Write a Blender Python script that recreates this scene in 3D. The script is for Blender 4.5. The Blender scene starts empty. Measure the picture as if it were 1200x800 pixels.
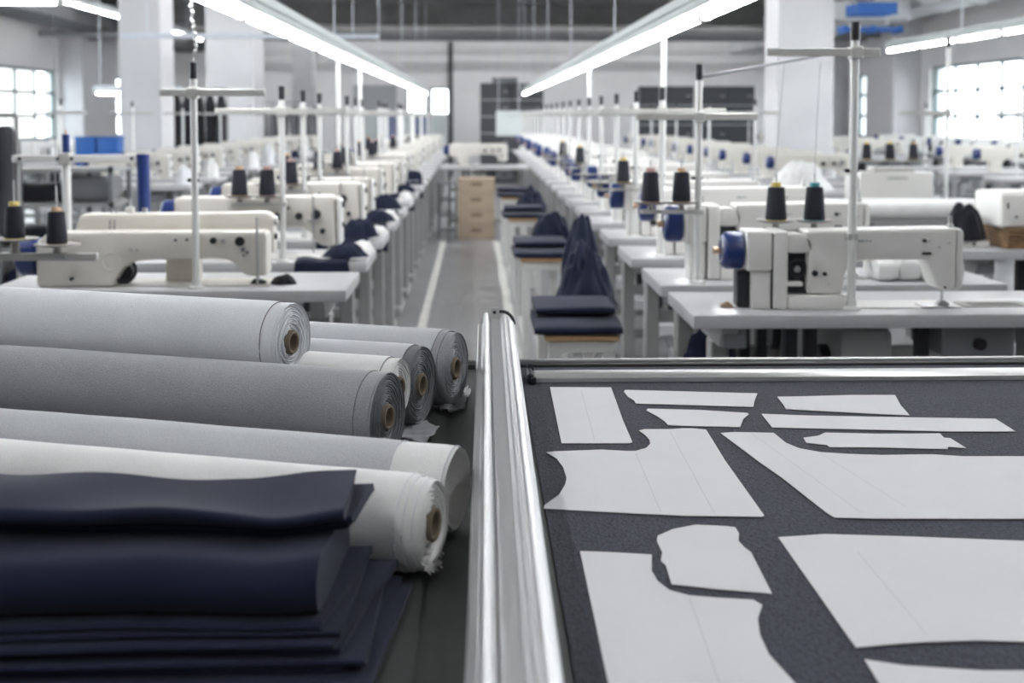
import bpy, bmesh, math, random
from mathutils import Vector, Matrix, noise

# ------------------------------------------------------------------ camera, world, exposure
SC = bpy.context.scene
COL = SC.collection
R = math.radians
CAM_H = 1.36
FPX = 1500.0
cd = bpy.data.cameras.new('camera')
cam = bpy.data.objects.new('camera', cd)
COL.objects.link(cam)
PITCH, YAW = R(3.2), R(1.64)
cam.location = (0, 0, CAM_H)
cam.rotation_euler = (R(90) - PITCH, 0, -YAW)
cd.sensor_width = 36
cd.lens = 45
SHIFT = (135 + FPX * math.tan(PITCH) - 400) / 1200
cd.shift_y = SHIFT
cd.clip_start = 0.05
cd.dof.use_dof = True
cd.dof.focus_distance = 2.0
cd.dof.aperture_fstop = 4.8
cd.dof.aperture_blades = 9
SC.camera = cam

world = bpy.data.worlds.new('sky')
SC.world = world
world.use_nodes = True
bg = world.node_tree.nodes['Background']
bg.inputs[0].default_value = (0.93, 0.96, 1.0, 1)
bg.inputs[1].default_value = 3.8
vs = SC.view_settings
vs.view_transform = 'Standard'
vs.look = 'None'
vs.gamma = 1
vs.use_curve_mapping = False
vs.exposure = 1.12
TUBE_E = 26.0

random.seed(7)


def plane_pt(px, py, z):
    """point of the photograph's 1200x800 frame on the level plane z (metres)"""
    xc = (px - 600) / FPX
    yc = -(py - (400 + SHIFT * 1200)) / FPX
    f = Vector((math.sin(YAW) * math.cos(PITCH), math.cos(YAW) * math.cos(PITCH), -math.sin(PITCH)))
    r = Vector((math.cos(YAW), -math.sin(YAW), 0))
    u = r.cross(f)
    d = f + r * xc + u * yc
    t = (z - CAM_H) / d.z
    return Vector((0, 0, CAM_H)) + d * t


# ------------------------------------------------------------------ materials
MATS = {}


def mat(name, col, rough=0.6, metal=0.0, var=0.0, vscale=8.0, bump=0.0, bscale=200.0, stretch=(1, 1, 1),
        sheen=0.0, emit=None, spec=0.5, var2=None):
    m = bpy.data.materials.new(name)
    m.use_nodes = True
    nt = m.node_tree
    b = nt.nodes['Principled BSDF']
    b.inputs['Base Color'].default_value = (*col, 1)
    b.inputs['Roughness'].default_value = rough
    b.inputs['Metallic'].default_value = metal
    b.inputs['Specular IOR Level'].default_value = spec
    if sheen:
        b.inputs['Sheen Weight'].default_value = sheen
        b.inputs['Sheen Roughness'].default_value = 0.5
    if emit:
        b.inputs['Emission Color'].default_value = (*emit[:3], 1)
        b.inputs['Emission Strength'].default_value = emit[3]
    if var or bump:
        tc = nt.nodes.new('ShaderNodeTexCoord')
        mp = nt.nodes.new('ShaderNodeMapping')
        mp.inputs['Scale'].default_value = stretch
        nt.links.new(tc.outputs['Object'], mp.inputs['Vector'])
    if var:
        n = nt.nodes.new('ShaderNodeTexNoise')
        n.inputs['Scale'].default_value = vscale
        n.inputs['Detail'].default_value = 5
        n.inputs['Roughness'].default_value = 0.6
        nt.links.new(mp.outputs[0], n.inputs['Vector'])
        mr = nt.nodes.new('ShaderNodeMapRange')
        mr.inputs['From Min'].default_value = 0.3
        mr.inputs['From Max'].default_value = 0.7
        mr.inputs['To Min'].default_value = 0
        mr.inputs['To Max'].default_value = 1
        nt.links.new(n.outputs['Fac'], mr.inputs['Value'])
        mx = nt.nodes.new('ShaderNodeMix')
        mx.data_type = 'RGBA'
        c2 = var2 or tuple(min(1, c * (1 + var)) for c in col)
        c1 = tuple(c * (1 - var) for c in col)
        mx.inputs['A'].default_value = (*c1, 1)
        mx.inputs['B'].default_value = (*c2, 1)
        nt.links.new(mr.outputs[0], mx.inputs['Factor'])
        nt.links.new(mx.outputs['Result'], b.inputs['Base Color'])
    if bump:
        n2 = nt.nodes.new('ShaderNodeTexNoise')
        n2.inputs['Scale'].default_value = bscale
        n2.inputs['Detail'].default_value = 3
        nt.links.new(mp.outputs[0], n2.inputs['Vector'])
        bp = nt.nodes.new('ShaderNodeBump')
        bp.inputs['Strength'].default_value = bump
        bp.inputs['Distance'].default_value = 0.002
        nt.links.new(n2.outputs['Fac'], bp.inputs['Height'])
        nt.links.new(bp.outputs[0], b.inputs['Normal'])
    MATS[name] = m
    return m


def weave(name, col, var=0.12, scale=420.0, strength=0.35, sheen=0.3, blotch=0.06, aniso=(1, 1, 1)):
    """woven cloth: fine crossed threads, slight blotches"""
    m = bpy.data.materials.new(name)
    m.use_nodes = True
    nt = m.node_tree
    b = nt.nodes['Principled BSDF']
    b.inputs['Roughness'].default_value = 0.9
    b.inputs['Specular IOR Level'].default_value = 0.2
    b.inputs['Sheen Weight'].default_value = sheen
    b.inputs['Sheen Roughness'].default_value = 0.45
    tc = nt.nodes.new('ShaderNodeTexCoord')
    mp = nt.nodes.new('ShaderNodeMapping')
    mp.inputs['Scale'].default_value = aniso
    nt.links.new(tc.outputs['Object'], mp.inputs['Vector'])
    n1 = nt.nodes.new('ShaderNodeTexNoise')
    n1.inputs['Scale'].default_value = scale
    n1.inputs['Detail'].default_value = 2
    n2 = nt.nodes.new('ShaderNodeTexNoise')
    n2.inputs['Scale'].default_value = 9
    n2.inputs['Detail'].default_value = 4
    nt.links.new(mp.outputs[0], n1.inputs['Vector'])
    nt.links.new(tc.outputs['Object'], n2.inputs['Vector'])
    mr = nt.nodes.new('ShaderNodeMapRange')
    mr.inputs['From Min'].default_value = 0.3
    mr.inputs['From Max'].default_value = 0.7
    mr.inputs['To Min'].default_value = 1 - var
    mr.inputs['To Max'].default_value = 1 + var
    nt.links.new(n1.outputs['Fac'], mr.inputs['Value'])
    mr2 = nt.nodes.new('ShaderNodeMapRange')
    mr2.inputs['From Min'].default_value = 0.3
    mr2.inputs['From Max'].default_value = 0.7
    mr2.inputs['To Min'].default_value = 1 - blotch
    mr2.inputs['To Max'].default_value = 1 + blotch
    nt.links.new(n2.outputs['Fac'], mr2.inputs['Value'])
    mu = nt.nodes.new('ShaderNodeMath')
    mu.operation = 'MULTIPLY'
    nt.links.new(mr.outputs[0], mu.inputs[0])
    nt.links.new(mr2.outputs[0], mu.inputs[1])
    vm = nt.nodes.new('ShaderNodeVectorMath')
    vm.operation = 'SCALE'
    vm.inputs[0].default_value = col
    nt.links.new(mu.outputs[0], vm.inputs['Scale'])
    nt.links.new(vm.outputs[0], b.inputs['Base Color'])
    bp = nt.nodes.new('ShaderNodeBump')
    bp.inputs['Strength'].default_value = strength
    bp.inputs['Distance'].default_value = 0.0015
    nt.links.new(n1.outputs['Fac'], bp.inputs['Height'])
    nt.links.new(bp.outputs[0], b.inputs['Normal'])
    MATS[name] = m
    return m


def glass_mat():
    m = bpy.data.materials.new('glass')
    m.use_nodes = True
    nt = m.node_tree
    nt.nodes.clear()
    o = nt.nodes.new('ShaderNodeOutputMaterial')
    t = nt.nodes.new('ShaderNodeBsdfTransparent')
    t.inputs[0].default_value = (0.93, 0.96, 0.97, 1)
    g = nt.nodes.new('ShaderNodeBsdfGlossy')
    g.inputs['Roughness'].default_value = 0.05
    mx = nt.nodes.new('ShaderNodeMixShader')
    mx.inputs[0].default_value = 0.06
    nt.links.new(t.outputs[0], mx.inputs[1])
    nt.links.new(g.outputs[0], mx.inputs[2])
    nt.links.new(mx.outputs[0], o.inputs[0])
    MATS['glass'] = m


glass_mat()
mat('floor', (0.255, 0.255, 0.26), 0.30, var=0.18, vscale=1.3, bump=0.05, bscale=40)
mat('tape', (0.62, 0.61, 0.58), 0.6, var=0.12, vscale=6)
mat('wall', (0.76, 0.755, 0.75), 0.85, var=0.05, vscale=0.8)
mat('ceiling', (0.27, 0.27, 0.265), 0.9, var=0.22, vscale=1.2)
mat('beam_dark', (0.10, 0.105, 0.105), 0.8, var=0.2, vscale=2)
mat('column', (0.62, 0.62, 0.635), 0.75, var=0.03, vscale=2)
mat('duct', (0.50, 0.51, 0.52), 0.4, 0.4, var=0.1, vscale=3)
mat('pipe_grey', (0.26, 0.265, 0.27), 0.5)
mat('blue_paint', (0.02, 0.12, 0.42), 0.5)
mat('window_metal', (0.16, 0.2, 0.2), 0.6)
mat('machine_white', (0.73, 0.72, 0.695), 0.32, var=0.03, vscale=5)
mat('machine_cream', (0.68, 0.655, 0.60), 0.35, var=0.03, vscale=5)
mat('machine_grey', (0.56, 0.56, 0.54), 0.35, var=0.03, vscale=5)
mat('plate_grey', (0.30, 0.29, 0.27), 0.5, 0.3)
mat('blue_plastic', (0.011, 0.029, 0.14), 0.3)
mat('dark_plastic', (0.012, 0.013, 0.018), 0.45)
mat('steel', (0.55, 0.55, 0.55), 0.28, 1.0)
mat('bar_metal', (0.52, 0.52, 0.50), 0.45, 0.5, var=0.08, vscale=20)
mat('pole_white', (0.68, 0.68, 0.665), 0.35, 0.1)
mat('table_white', (0.45, 0.45, 0.46), 0.3, var=0.03, vscale=4)
mat('table_edge', (0.60, 0.60, 0.62), 0.45)
mat('frame_grey', (0.30, 0.305, 0.30), 0.45, var=0.06, vscale=6)
mat('box_grey', (0.18, 0.19, 0.20), 0.5)
mat('brass', (0.55, 0.40, 0.28), 0.35, 0.8)
mat('thread_navy', (0.010, 0.012, 0.022), 0.75, bump=0.5, bscale=500, stretch=(0.05, 0.05, 1))
mat('thread_line', (0.35, 0.35, 0.37), 0.8)
mat('cone_yellow', (0.65, 0.50, 0.14), 0.6)
mat('cone_tan', (0.55, 0.36, 0.22), 0.6)
mat('cone_teal', (0.05, 0.28, 0.32), 0.5)
mat('cone_pink', (0.5, 0.3, 0.28), 0.5)
mat('tube_glow', (0.9, 0.95, 1.0), 0.5, emit=(0.985, 0.98, 1.0, TUBE_E))
mat('fixture', (0.46, 0.50, 0.49), 0.45)
mat('conduit', (0.62, 0.66, 0.72), 0.4)
mat('aluminium', (0.60, 0.60, 0.605), 0.40, 0.8, var=0.05, vscale=30, stretch=(1, 0.01, 1))
mat('bar_light', (0.66, 0.66, 0.65), 0.3, 0.7, var=0.06, vscale=20, stretch=(0.05, 1, 1))
mat('rubber', (0.012, 0.012, 0.014), 0.6)
mat('table_green', (0.036, 0.040, 0.038), 0.42, var=0.2, vscale=14, stretch=(1, 0.06, 1))
mat('paper', (0.575, 0.575, 0.59), 0.75, var=0.02, vscale=8)
mat('pencil', (0.40, 0.40, 0.42), 0.9)
mat('cardboard_core', (0.17, 0.135, 0.095), 0.85, var=0.15, vscale=60)
mat('carton', (0.42, 0.33, 0.25), 0.85, var=0.08, vscale=6)
mat('carton_tape', (0.30, 0.23, 0.17), 0.6)
mat('locker', (0.05, 0.053, 0.06), 0.5, var=0.08, vscale=4)
mat('locker_trim', (0.35, 0.36, 0.37), 0.5)
mat('wood', (0.42, 0.27, 0.14), 0.6, var=0.2, vscale=20, stretch=(0.2, 1, 1))
mat('wicker', (0.20, 0.12, 0.06), 0.8, var=0.35, vscale=30)
mat('sign_pale', (0.55, 0.60, 0.60), 0.5)
mat('curtain_blue', (0.22, 0.25, 0.38), 0.9)
mat('yellow_paint', (0.50, 0.42, 0.20), 0.6)
mat('cable_white', (0.66, 0.67, 0.66), 0.5)
mat('leaf', (0.08, 0.11, 0.07), 0.8)
mat('building', (0.45, 0.42, 0.38), 0.8)
mat('asphalt', (0.30, 0.30, 0.30), 0.9)
weave('cloth_lightgrey', (0.66, 0.675, 0.70), 0.10, 700)
weave('cloth_midgrey', (0.46, 0.47, 0.495), 0.12, 700)
weave('cloth_grey', (0.30, 0.305, 0.32), 0.16, 600, 0.6)
weave('cloth_darkgrey', (0.15, 0.155, 0.165), 0.16, 600, 0.5)
weave('cloth_white', (0.70, 0.70, 0.69), 0.05, 600)
weave('cloth_navy', (0.013, 0.017, 0.037), 0.12, 900, 0.2, 0.10)
def denim_mat():
    m = weave('denim', (0.03, 0.033, 0.045), 0.5, 380, 1.0, 0.05, 0.10, (1, 0.45, 1))
    nt = m.node_tree
    b = nt.nodes['Principled BSDF']
    n = nt.nodes.new('ShaderNodeTexNoise')
    n.inputs['Scale'].default_value = 330
    n.inputs['Detail'].default_value = 4
    n.inputs['Roughness'].default_value = 0.75
    mp = nt.nodes.new('ShaderNodeMapping')
    mp.inputs['Rotation'].default_value = (0, 0, R(35))
    mp.inputs['Scale'].default_value = (1, .35, 1)
    tc = nt.nodes.new('ShaderNodeTexCoord')
    nt.links.new(tc.outputs['Object'], mp.inputs['Vector'])
    nt.links.new(mp.outputs[0], n.inputs['Vector'])
    cr = nt.nodes.new('ShaderNodeValToRGB')
    cr.color_ramp.elements[0].position = .36
    cr.color_ramp.elements[0].color = (.019, .021, .030, 1)
    cr.color_ramp.elements[1].position = .66
    cr.color_ramp.elements[1].color = (.066, .071, .090, 1)
    nt.links.new(n.outputs['Fac'], cr.inputs[0])
    nt.links.new(cr.outputs[0], b.inputs['Base Color'])


denim_mat()
weave('cloth_black', (0.012, 0.012, 0.016), 0.2, 300, 0.5)


# ------------------------------------------------------------------ mesh builder
class MB:
    def __init__(s):
        s.bm = bmesh.new()

    def _merge(s, tmp, M=None):
        if M is not None:
            bmesh.ops.transform(tmp, matrix=M, verts=tmp.verts)
        me = bpy.data.meshes.new('t')
        tmp.to_mesh(me)
        tmp.free()
        s.bm.from_mesh(me)
        bpy.data.meshes.remove(me)
        return s

    def box(s, x0, x1, y0, y1, z0, z1, b=0.0, seg=2, M=None):
        t = bmesh.new()
        bmesh.ops.create_cube(t, size=1)
        for v in t.verts:
            v.co = Vector(((x0 + x1) / 2 + v.co.x * (x1 - x0), (y0 + y1) / 2 + v.co.y * (y1 - y0),
                           (z0 + z1) / 2 + v.co.z * (z1 - z0)))
        if b:
            bmesh.ops.bevel(t, geom=t.edges[:], offset=b, segments=seg, affect='EDGES', profile=0.5)
        return s._merge(t, M)

    def cyl(s, p, q, r, r2=None, n=16, cap=True):
        p, q = Vector(p), Vector(q)
        r2 = r if r2 is None else r2
        d = q - p
        t = bmesh.new()
        bmesh.ops.create_cone(t, cap_ends=cap, segments=n, radius1=r, radius2=r2, depth=d.length)
        M = Matrix.Translation((p + q) / 2) @ d.to_track_quat('Z', 'Y').to_matrix().to_4x4()
        return s._merge(t, M)

    def lathe(s, prof, n=24, M=None, closed=False):
        """prof: list of (r, z); spun about z"""
        t = bmesh.new()
        rings = []
        for r, z in prof:
            if r < 1e-6:
                rings.append([t.verts.new((0, 0, z))])
            else:
                rings.append([t.verts.new((r * math.cos(2 * math.pi * k / n), r * math.sin(2 * math.pi * k / n), z))
                              for k in range(n)])
        for a, b in zip(rings, rings[1:]):
            for k in range(n):
                k2 = (k + 1) % n
                if len(a) == 1 and len(b) == 1:
                    continue
                if len(a) == 1:
                    t.faces.new((a[0], b[k], b[k2]))
                elif len(b) == 1:
                    t.faces.new((a[k], a[k2], b[0]))
                else:
                    t.faces.new((a[k], a[k2], b[k2], b[k]))
        bmesh.ops.recalc_face_normals(t, faces=t.faces)
        return s._merge(t, M)

    def prism(s, pts, a, b, axis='y', bev=0.0):
        """outline pts in the plane normal to axis, from a to b along it"""
        t = bmesh.new()

        def P(u, v, w):
            return (u, w, v) if axis == 'y' else ((u, v, w) if axis == 'z' else (w, u, v))
        lo = [t.verts.new(P(u, v, a)) for u, v in pts]
        hi = [t.verts.new(P(u, v, b)) for u, v in pts]
        f1 = t.faces.new(lo)
        f2 = t.faces.new(hi[::-1])
        n = len(pts)
        for k in range(n):
            t.faces.new((lo[k], hi[k], hi[(k + 1) % n], lo[(k + 1) % n]))
        bmesh.ops.recalc_face_normals(t, faces=t.faces)
        if bev:
            es = [e for e in t.edges if (e in f1.edges[:] or e in f2.edges[:])]
            bmesh.ops.bevel(t, geom=es, offset=bev, segments=2, affect='EDGES', profile=0.5)
        return s._merge(t)

    def tube(s, pts, r, n=8):
        pts = [Vector(p) for p in pts]
        t = bmesh.new()
        rings = []
        for i, p in enumerate(pts):
            d = (pts[min(i + 1, len(pts) - 1)] - pts[max(i - 1, 0)]).normalized()
            q = d.to_track_quat('Z', 'Y')
            rings.append([t.verts.new(p + q @ Vector((r * math.cos(2 * math.pi * k / n), r * math.sin(2 * math.pi * k / n), 0)))
                          for k in range(n)])
        for a, b in zip(rings, rings[1:]):
            for k in range(n):
                t.faces.new((a[k], a[(k + 1) % n], b[(k + 1) % n], b[k]))
        t.faces.new(rings[0][::-1])
        t.faces.new(rings[-1])
        return s._merge(t)

    def torus(s, c, R0, r, axis='y', n=20, m=8):
        t = bmesh.new()
        rings = []
        for i in range(n):
            a = 2 * math.pi * i / n
            ring = []
            for j in range(m):
                b = 2 * math.pi * j / m
                u, v, w = (R0 + r * math.cos(b)) * math.cos(a), (R0 + r * math.cos(b)) * math.sin(a), r * math.sin(b)
                p = (u, w, v) if axis == 'y' else ((w, u, v) if axis == 'x' else (u, v, w))
                ring.append(t.verts.new(Vector(c) + Vector(p)))
            rings.append(ring)
        for i in range(n):
            a, b = rings[i], rings[(i + 1) % n]
            for j in range(m):
                t.faces.new((a[j], b[j], b[(j + 1) % m], a[(j + 1) % m]))
        bmesh.ops.recalc_face_normals(t, faces=t.faces)
        return s._merge(t)

    def grid(s, f, nu, nv, close_u=False):
        """surface f(u,v) -> point, u,v in 0..1"""
        t = bmesh.new()
        g = [[t.verts.new(f(i / nu, j / nv)) for j in range(nv + 1)] for i in range(nu + (0 if close_u else 1))]
        N = len(g)
        for i in range(nu):
            for j in range(nv):
                t.faces.new((g[i][j], g[(i + 1) % N][j], g[(i + 1) % N][j + 1], g[i][j + 1]))
        return s._merge(t)

    def build(s, name, material, parent=None, smooth=0.6, loc=None):
        me = bpy.data.meshes.new(name)
        s.bm.to_mesh(me)
        s.bm.free()
        me.materials.append(MATS[material])
        if smooth:
            me.shade_smooth()
            me.set_sharp_from_angle(angle=smooth)
        o = bpy.data.objects.new(name, me)
        COL.objects.link(o)
        if parent:
            o.parent = parent
        if loc:
            o.location = loc
        return o


def tag(o, label=None, cat=None, group=None, kind=None):
    if label:
        o['label'] = label
    if cat:
        o['category'] = cat
    if group:
        o['group'] = group
    if kind:
        o['kind'] = kind
    return o


def thing(name, label, cat, loc=(0, 0, 0), rz=0.0, group=None):
    o = bpy.data.objects.new(name, None)
    COL.objects.link(o)
    o.location = loc
    o.rotation_euler = (0, 0, rz)
    o.empty_display_size = 0.1
    return tag(o, label, cat, group)


KIDS = {}


def kids(o):
    return KIDS.setdefault(o.name, [c for c in o.children])


def copy_tree(o, parent=None, skip=()):
    c = o.copy()
    COL.objects.link(c)
    c.parent = parent
    for ch in kids(o):
        if ch.name.split('.')[0] not in skip:
            copy_tree(ch, c, skip)
    return c


def struct(name, mb, m, parent=None, smooth=0.6):
    o = mb.build(name, m, parent, smooth)
    o['kind'] = 'structure'
    return o


def nz(x, y, z=0.0):
    return noise.noise(Vector((x, y, z)))


ORD = ['first', 'second', 'third', 'fourth', 'fifth', 'sixth', 'seventh', 'eighth', 'ninth', 'tenth', 'eleventh',
       'twelfth', 'thirteenth', 'fourteenth', 'fifteenth', 'sixteenth', 'seventeenth', 'eighteenth', 'nineteenth',
       'twentieth', 'twenty-first', 'twenty-second', 'twenty-third', 'twenty-fourth', 'twenty-fifth', 'twenty-sixth',
       'twenty-seventh', 'twenty-eighth', 'twenty-ninth', 'thirtieth']

# ------------------------------------------------------------------ the hall
XL, XR, Y0, Y1, ZC = -9.0, 9.0, -6.0, 36.0, 3.9
struct('floor', MB().box(XL - .3, XR + .3, Y0 - .3, Y1 + .3, -0.2, 0), 'floor', smooth=0)
struct('ceiling', MB().box(XL - .3, XR + .3, Y0 - .3, Y1 + .3, ZC, ZC + .2), 'ceiling', smooth=0)
struct('trim_1', MB().box(-0.375, -0.315, 4.2, 13.8, 0, 0.002), 'tape', smooth=0)
struct('trim_2', MB().box(0.20, 0.26, 2.6, 13.8, 0, 0.002), 'tape', smooth=0)

# side walls: sill, lintel and piers, with window openings cut through
WZ0, WZ1, WZT = 0.85, 2.32, 3.45  # tall unseen windows enlarged to let more daylight into the hall
WIN_L = [(5, 9, WZT), (9.6, 13.6, WZT), (14.2, 18.2, WZT), (18.8, 22.8, WZT), (23.4, 28.0, WZ1), (31.0, 34.0, WZ1)]
WIN_R = [(5, 9, WZT), (9.6, 13.6, WZT), (14.2, 18.2, WZT), (18.6, 20.4, WZT), (20.9, 25.2, WZ1), (28.0, 28.75, WZ1),
         (29.1, 30.2, WZ1), (33, 35, WZ1)]


def side_wall(name, x0, x1, wins, z0):
    m = MB()
    m.box(x0, x1, Y0 - .3, Y1 + .3, 0, z0)
    e = Y0 - .3
    for a, b, z1 in wins:
        m.box(x0, x1, e, a, z0, ZC)
        m.box(x0, x1, a, b, z1, ZC)
        e = b
    m.box(x0, x1, e, Y1 + .3, z0, ZC)
    return struct(name, m, 'wall', smooth=0)


side_wall('wall_left', XL - .3, XL, WIN_L, WZ0)
side_wall('wall_right', XR, XR + .3, WIN_R, WZ0)
wn = 0


def window(x, a, b, z0, z1, nv, nh, along='y'):
    global wn
    wn += 1
    root = bpy.data.objects.new('window_%d' % wn, None)
    COL.objects.link(root)
    root['kind'] = 'structure'

    def bx(m, u0, u1, w0, w1, d=0.05):
        if along == 'y':
            return m.box(x - d / 2, x + d / 2, u0, u1, w0, w1)
        return m.box(u0, u1, x - d / 2, x + d / 2, w0, w1)
    t = 0.05
    fr = MB()
    bx(fr, a, b, z0, z0 + t, .09)
    bx(fr, a, b, z1 - t, z1, .09)
    bx(fr, a, a + t, z0, z1, .09)
    bx(fr, b - t, b, z0, z1, .09)
    fr.build('window_frame', 'window_metal', root, 0)
    for k in range(1, nv):
        u = a + (b - a) * k / nv
        m = MB()
        bx(m, u - .03, u + .03, z0, z1)
        m.build('mullion', 'window_metal', root, 0)
    for k in range(1, nh):
        w = z0 + (z1 - z0) * k / nh
        m = MB()
        bx(m, a, b, w - .03, w + .03, .046)
        m.build('glazing_bar', 'window_metal', root, 0)
    for i in range(nv):
        for j in range(nh):
            m = MB()
            bx(m, a + (b - a) * i / nv + .01, a + (b - a) * (i + 1) / nv - .01, z0 + (z1 - z0) * j / nh + .01,
               z0 + (z1 - z0) * (j + 1) / nh - .01, .006)
            m.build('pane', 'glass', root, 0)
    return root


for a, b, z1 in WIN_L:
    window(XL - .12, a, b, WZ0, z1, max(2, round((b - a) / 1.2)), 3 if z1 < 3 else 5)
for a, b, z1 in WIN_R:
    window(XR + .12, a, b, WZ0, z1, max(1, round((b - a) / 1.1)), 3 if z1 < 3 else 5)

# far wall with its small lit windows
m = MB()
BX = [(-1.93, -1.36), (-1.26, -0.72)]
BZ0, BZ1 = 1.36, 2.13
m.box(XL - .3, XR + .3, Y1, Y1 + .3, 0, BZ0)
m.box(XL - .3, XR + .3, Y1, Y1 + .3, BZ1, ZC)
m.box(XL - .3, BX[0][0], Y1, Y1 + .3, BZ0, BZ1)
m.box(BX[0][1], BX[1][0], Y1, Y1 + .3, BZ0, BZ1)
m.box(BX[1][1], XR + .3, Y1, Y1 + .3, BZ0, BZ1)
struct('wall_back', m, 'wall', smooth=0)
for a, b in BX:
    window(Y1 + .1, a, b, BZ0, BZ1, 1, 1, 'x')
struct('wall_front', MB().box(XL - .3, XR + .3, Y0 - .3, Y0, 0, ZC), 'wall', smooth=0)
struct('trim_3', MB().box(-0.76, -0.62, Y1 - .12, Y1, 0, 3.4), 'beam_dark', smooth=0)
struct('trim_4', MB().box(-0.62, 6.0, Y1 - .1, Y1, 0, 3.25), 'wall', smooth=0)
# a dim inner window and curtained partition beside the lit ones
m = MB().box(-3.4, -2.2, Y1 - .08, Y1, 1.35, 2.2)
struct('trim_5', m, 'locker_trim', smooth=0)

# columns
cn = 5
for (cx, cy, w, d) in [(-4.03, 15.9, 0.50, 0.66), (-4.1, 22.1, 0.80, 1.0), (-4.27, 32.2, 0.5, 0.8),
                       (4.10, 16.2, 0.70, 0.72), (-8.75, 29.4, 0.5, 2.6), (8.72, 26.6, 0.56, 1.8),
                       (8.8, 31.4, 0.4, 1.2), (-8.8, 22.0, 0.4, 1.0)]:
    cn += 1
    struct('trim_%d' % cn, MB().box(cx - w / 2, cx + w / 2, cy - d / 2, cy + d / 2, 0, ZC, 0.012, 1), 'column', smooth=0)
# ceiling beams
for y in (24.5, 30.0, 35.0):
    cn += 1
    struct('trim_%d' % cn, MB().box(XL, XR, y - .2, y + .2, ZC - (.45 if y == 30 else .32), ZC), 'ceiling', smooth=0)
cn += 1
struct('trim_%d' % cn, MB().box(-8.3, -7.5, Y0, Y1, 3.12, 3.5), 'beam_dark', smooth=0)
cn += 1
struct('trim_%d' % cn, MB().box(7.7, 8.3, Y0, Y1, 3.2, 3.5), 'ceiling', smooth=0)


def duct(label, x0, x1, y0, y1, z0, z1, mt='duct'):
    t = thing('air_duct', label, 'duct', ((x0 + x1) / 2, (y0 + y1) / 2, z0))
    hx, hy = (x1 - x0) / 2, (y1 - y0) / 2
    MB().box(-hx, hx, -hy, hy, 0, z1 - z0, .01, 1).build('duct_body', mt, t)
    n = max(2, int(max(2 * hx, 2 * hy) / 1.5))
    for k in range(n + 1):
        m = MB()
        if hx > hy:
            u = -hx + 2 * hx * k / n
            m.box(u - .02, u + .02, -hy - .02, hy + .02, -.02, z1 - z0 + .02)
        else:
            u = -hy + 2 * hy * k / n
            m.box(-hx - .02, hx + .02, u - .02, u + .02, -.02, z1 - z0 + .02)
        m.build('flange', mt, t, 0)
    for k in (0.2, 0.8):
        q = (-hx + 2 * hx * k, 0) if hx > hy else (0, -hy + 2 * hy * k)
        MB().cyl((q[0], q[1], z1 - z0), (q[0], q[1], ZC - z0), .01, n=6).build('hanger_rod', 'duct', t)
    return t


duct('grey metal air duct crossing under the ceiling toward the grid windows', 4.6, 6.45, 19.0, 19.6, 2.78, 3.05)
duct('long grey metal air duct running along the ceiling beside the grid windows', 6.6, 7.2, 16.5, 33.0, 2.95, 3.25)
duct('bright blue painted duct section under the ceiling', 5.10, 5.60, 17.0, 17.5, 2.72, 2.84, 'blue_paint')
duct('dark blue painted duct strip below the bright blue section', 5.25, 6.05, 18.1, 18.4, 2.55, 2.61, 'blue_paint')
for k, (y, z, r_) in enumerate([(33.9, 3.42, .05), (28.6, 3.05, .045), (26.6, 3.02, .06)]):
    t = thing('ceiling_pipe', ('grey pipe crossing the hall close to the far wall', 'slim grey pipe crossing the hall behind the dark cabinets',
              'thick grey pipe crossing the hall above the dark cabinets')[k], 'pipe', (0, y, z))
    MB().cyl((-8.9, 0, 0), (8.9, 0, 0), r_, n=12).build('tube', 'pipe_grey', t)
    for x in range(-8, 9, 4):
        MB().cyl((x, 0, r_), (x, 0, ZC - z - (.45 if y == 30 else 0)), .008, n=6).build('hanger_rod', 'pipe_grey', t)


# ------------------------------------------------------------------ lamps
def make_fixture():
    t = thing('strip_light', 'x', 'light')
    MB().box(-.032, .032, 0.0, 1.2, .022, .075, .006, 1).build('housing', 'fixture', t)
    MB().prism([(-.055, .024), (.055, .024), (.032, .05), (-.032, .05)], .01, 1.19).build('reflector', 'fixture', t)
    prof = [(.0, .055), (.015, .055), (.015, 1.145), (0, 1.145)]
    MB().lathe(prof, 12, Matrix.Rotation(R(-90), 4, 'X')).build('tube', 'tube_glow', t)
    for y in (.030, 1.170):
        MB().box(-.020, .020, y - .024, y + .024, -.017, .024, .003, 1).build('lamp_holder', 'pole_white', t)
    return t


fix0 = make_fixture()
fix_used = [False]


def fixture(x, y, z, rz, label, group):
    if fix_used[0]:
        o = copy_tree(fix0)
    else:
        o = fix0
        fix_used[0] = True
    o.location = (x, y, z)
    o.rotation_euler = (0, 0, rz)
    tag(o, label, 'light', group)
    return o


def light_row(x, z, ya, n, desc, trunk_label, hang=4):
    for k in range(n):
        fixture(x, ya + k * 1.215, z, 0, '%s strip light of the %s' % (ORD[k], desc), 'strip lights of the ' + desc)
    t = thing('light_trunking', trunk_label, 'trunking', (x, ya, z + .076))
    L = n * 1.215
    MB().box(-.04, .04, -.05, L, 0, .045, .004, 1).build('rail', 'fixture', t)
    y = 0.6
    while y < L:
        MB().cyl((0, y, .04), (0, y, ZC - z - .076), .006, n=6).build('suspension_rod', 'conduit', t)
        y += hang
    return t


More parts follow.
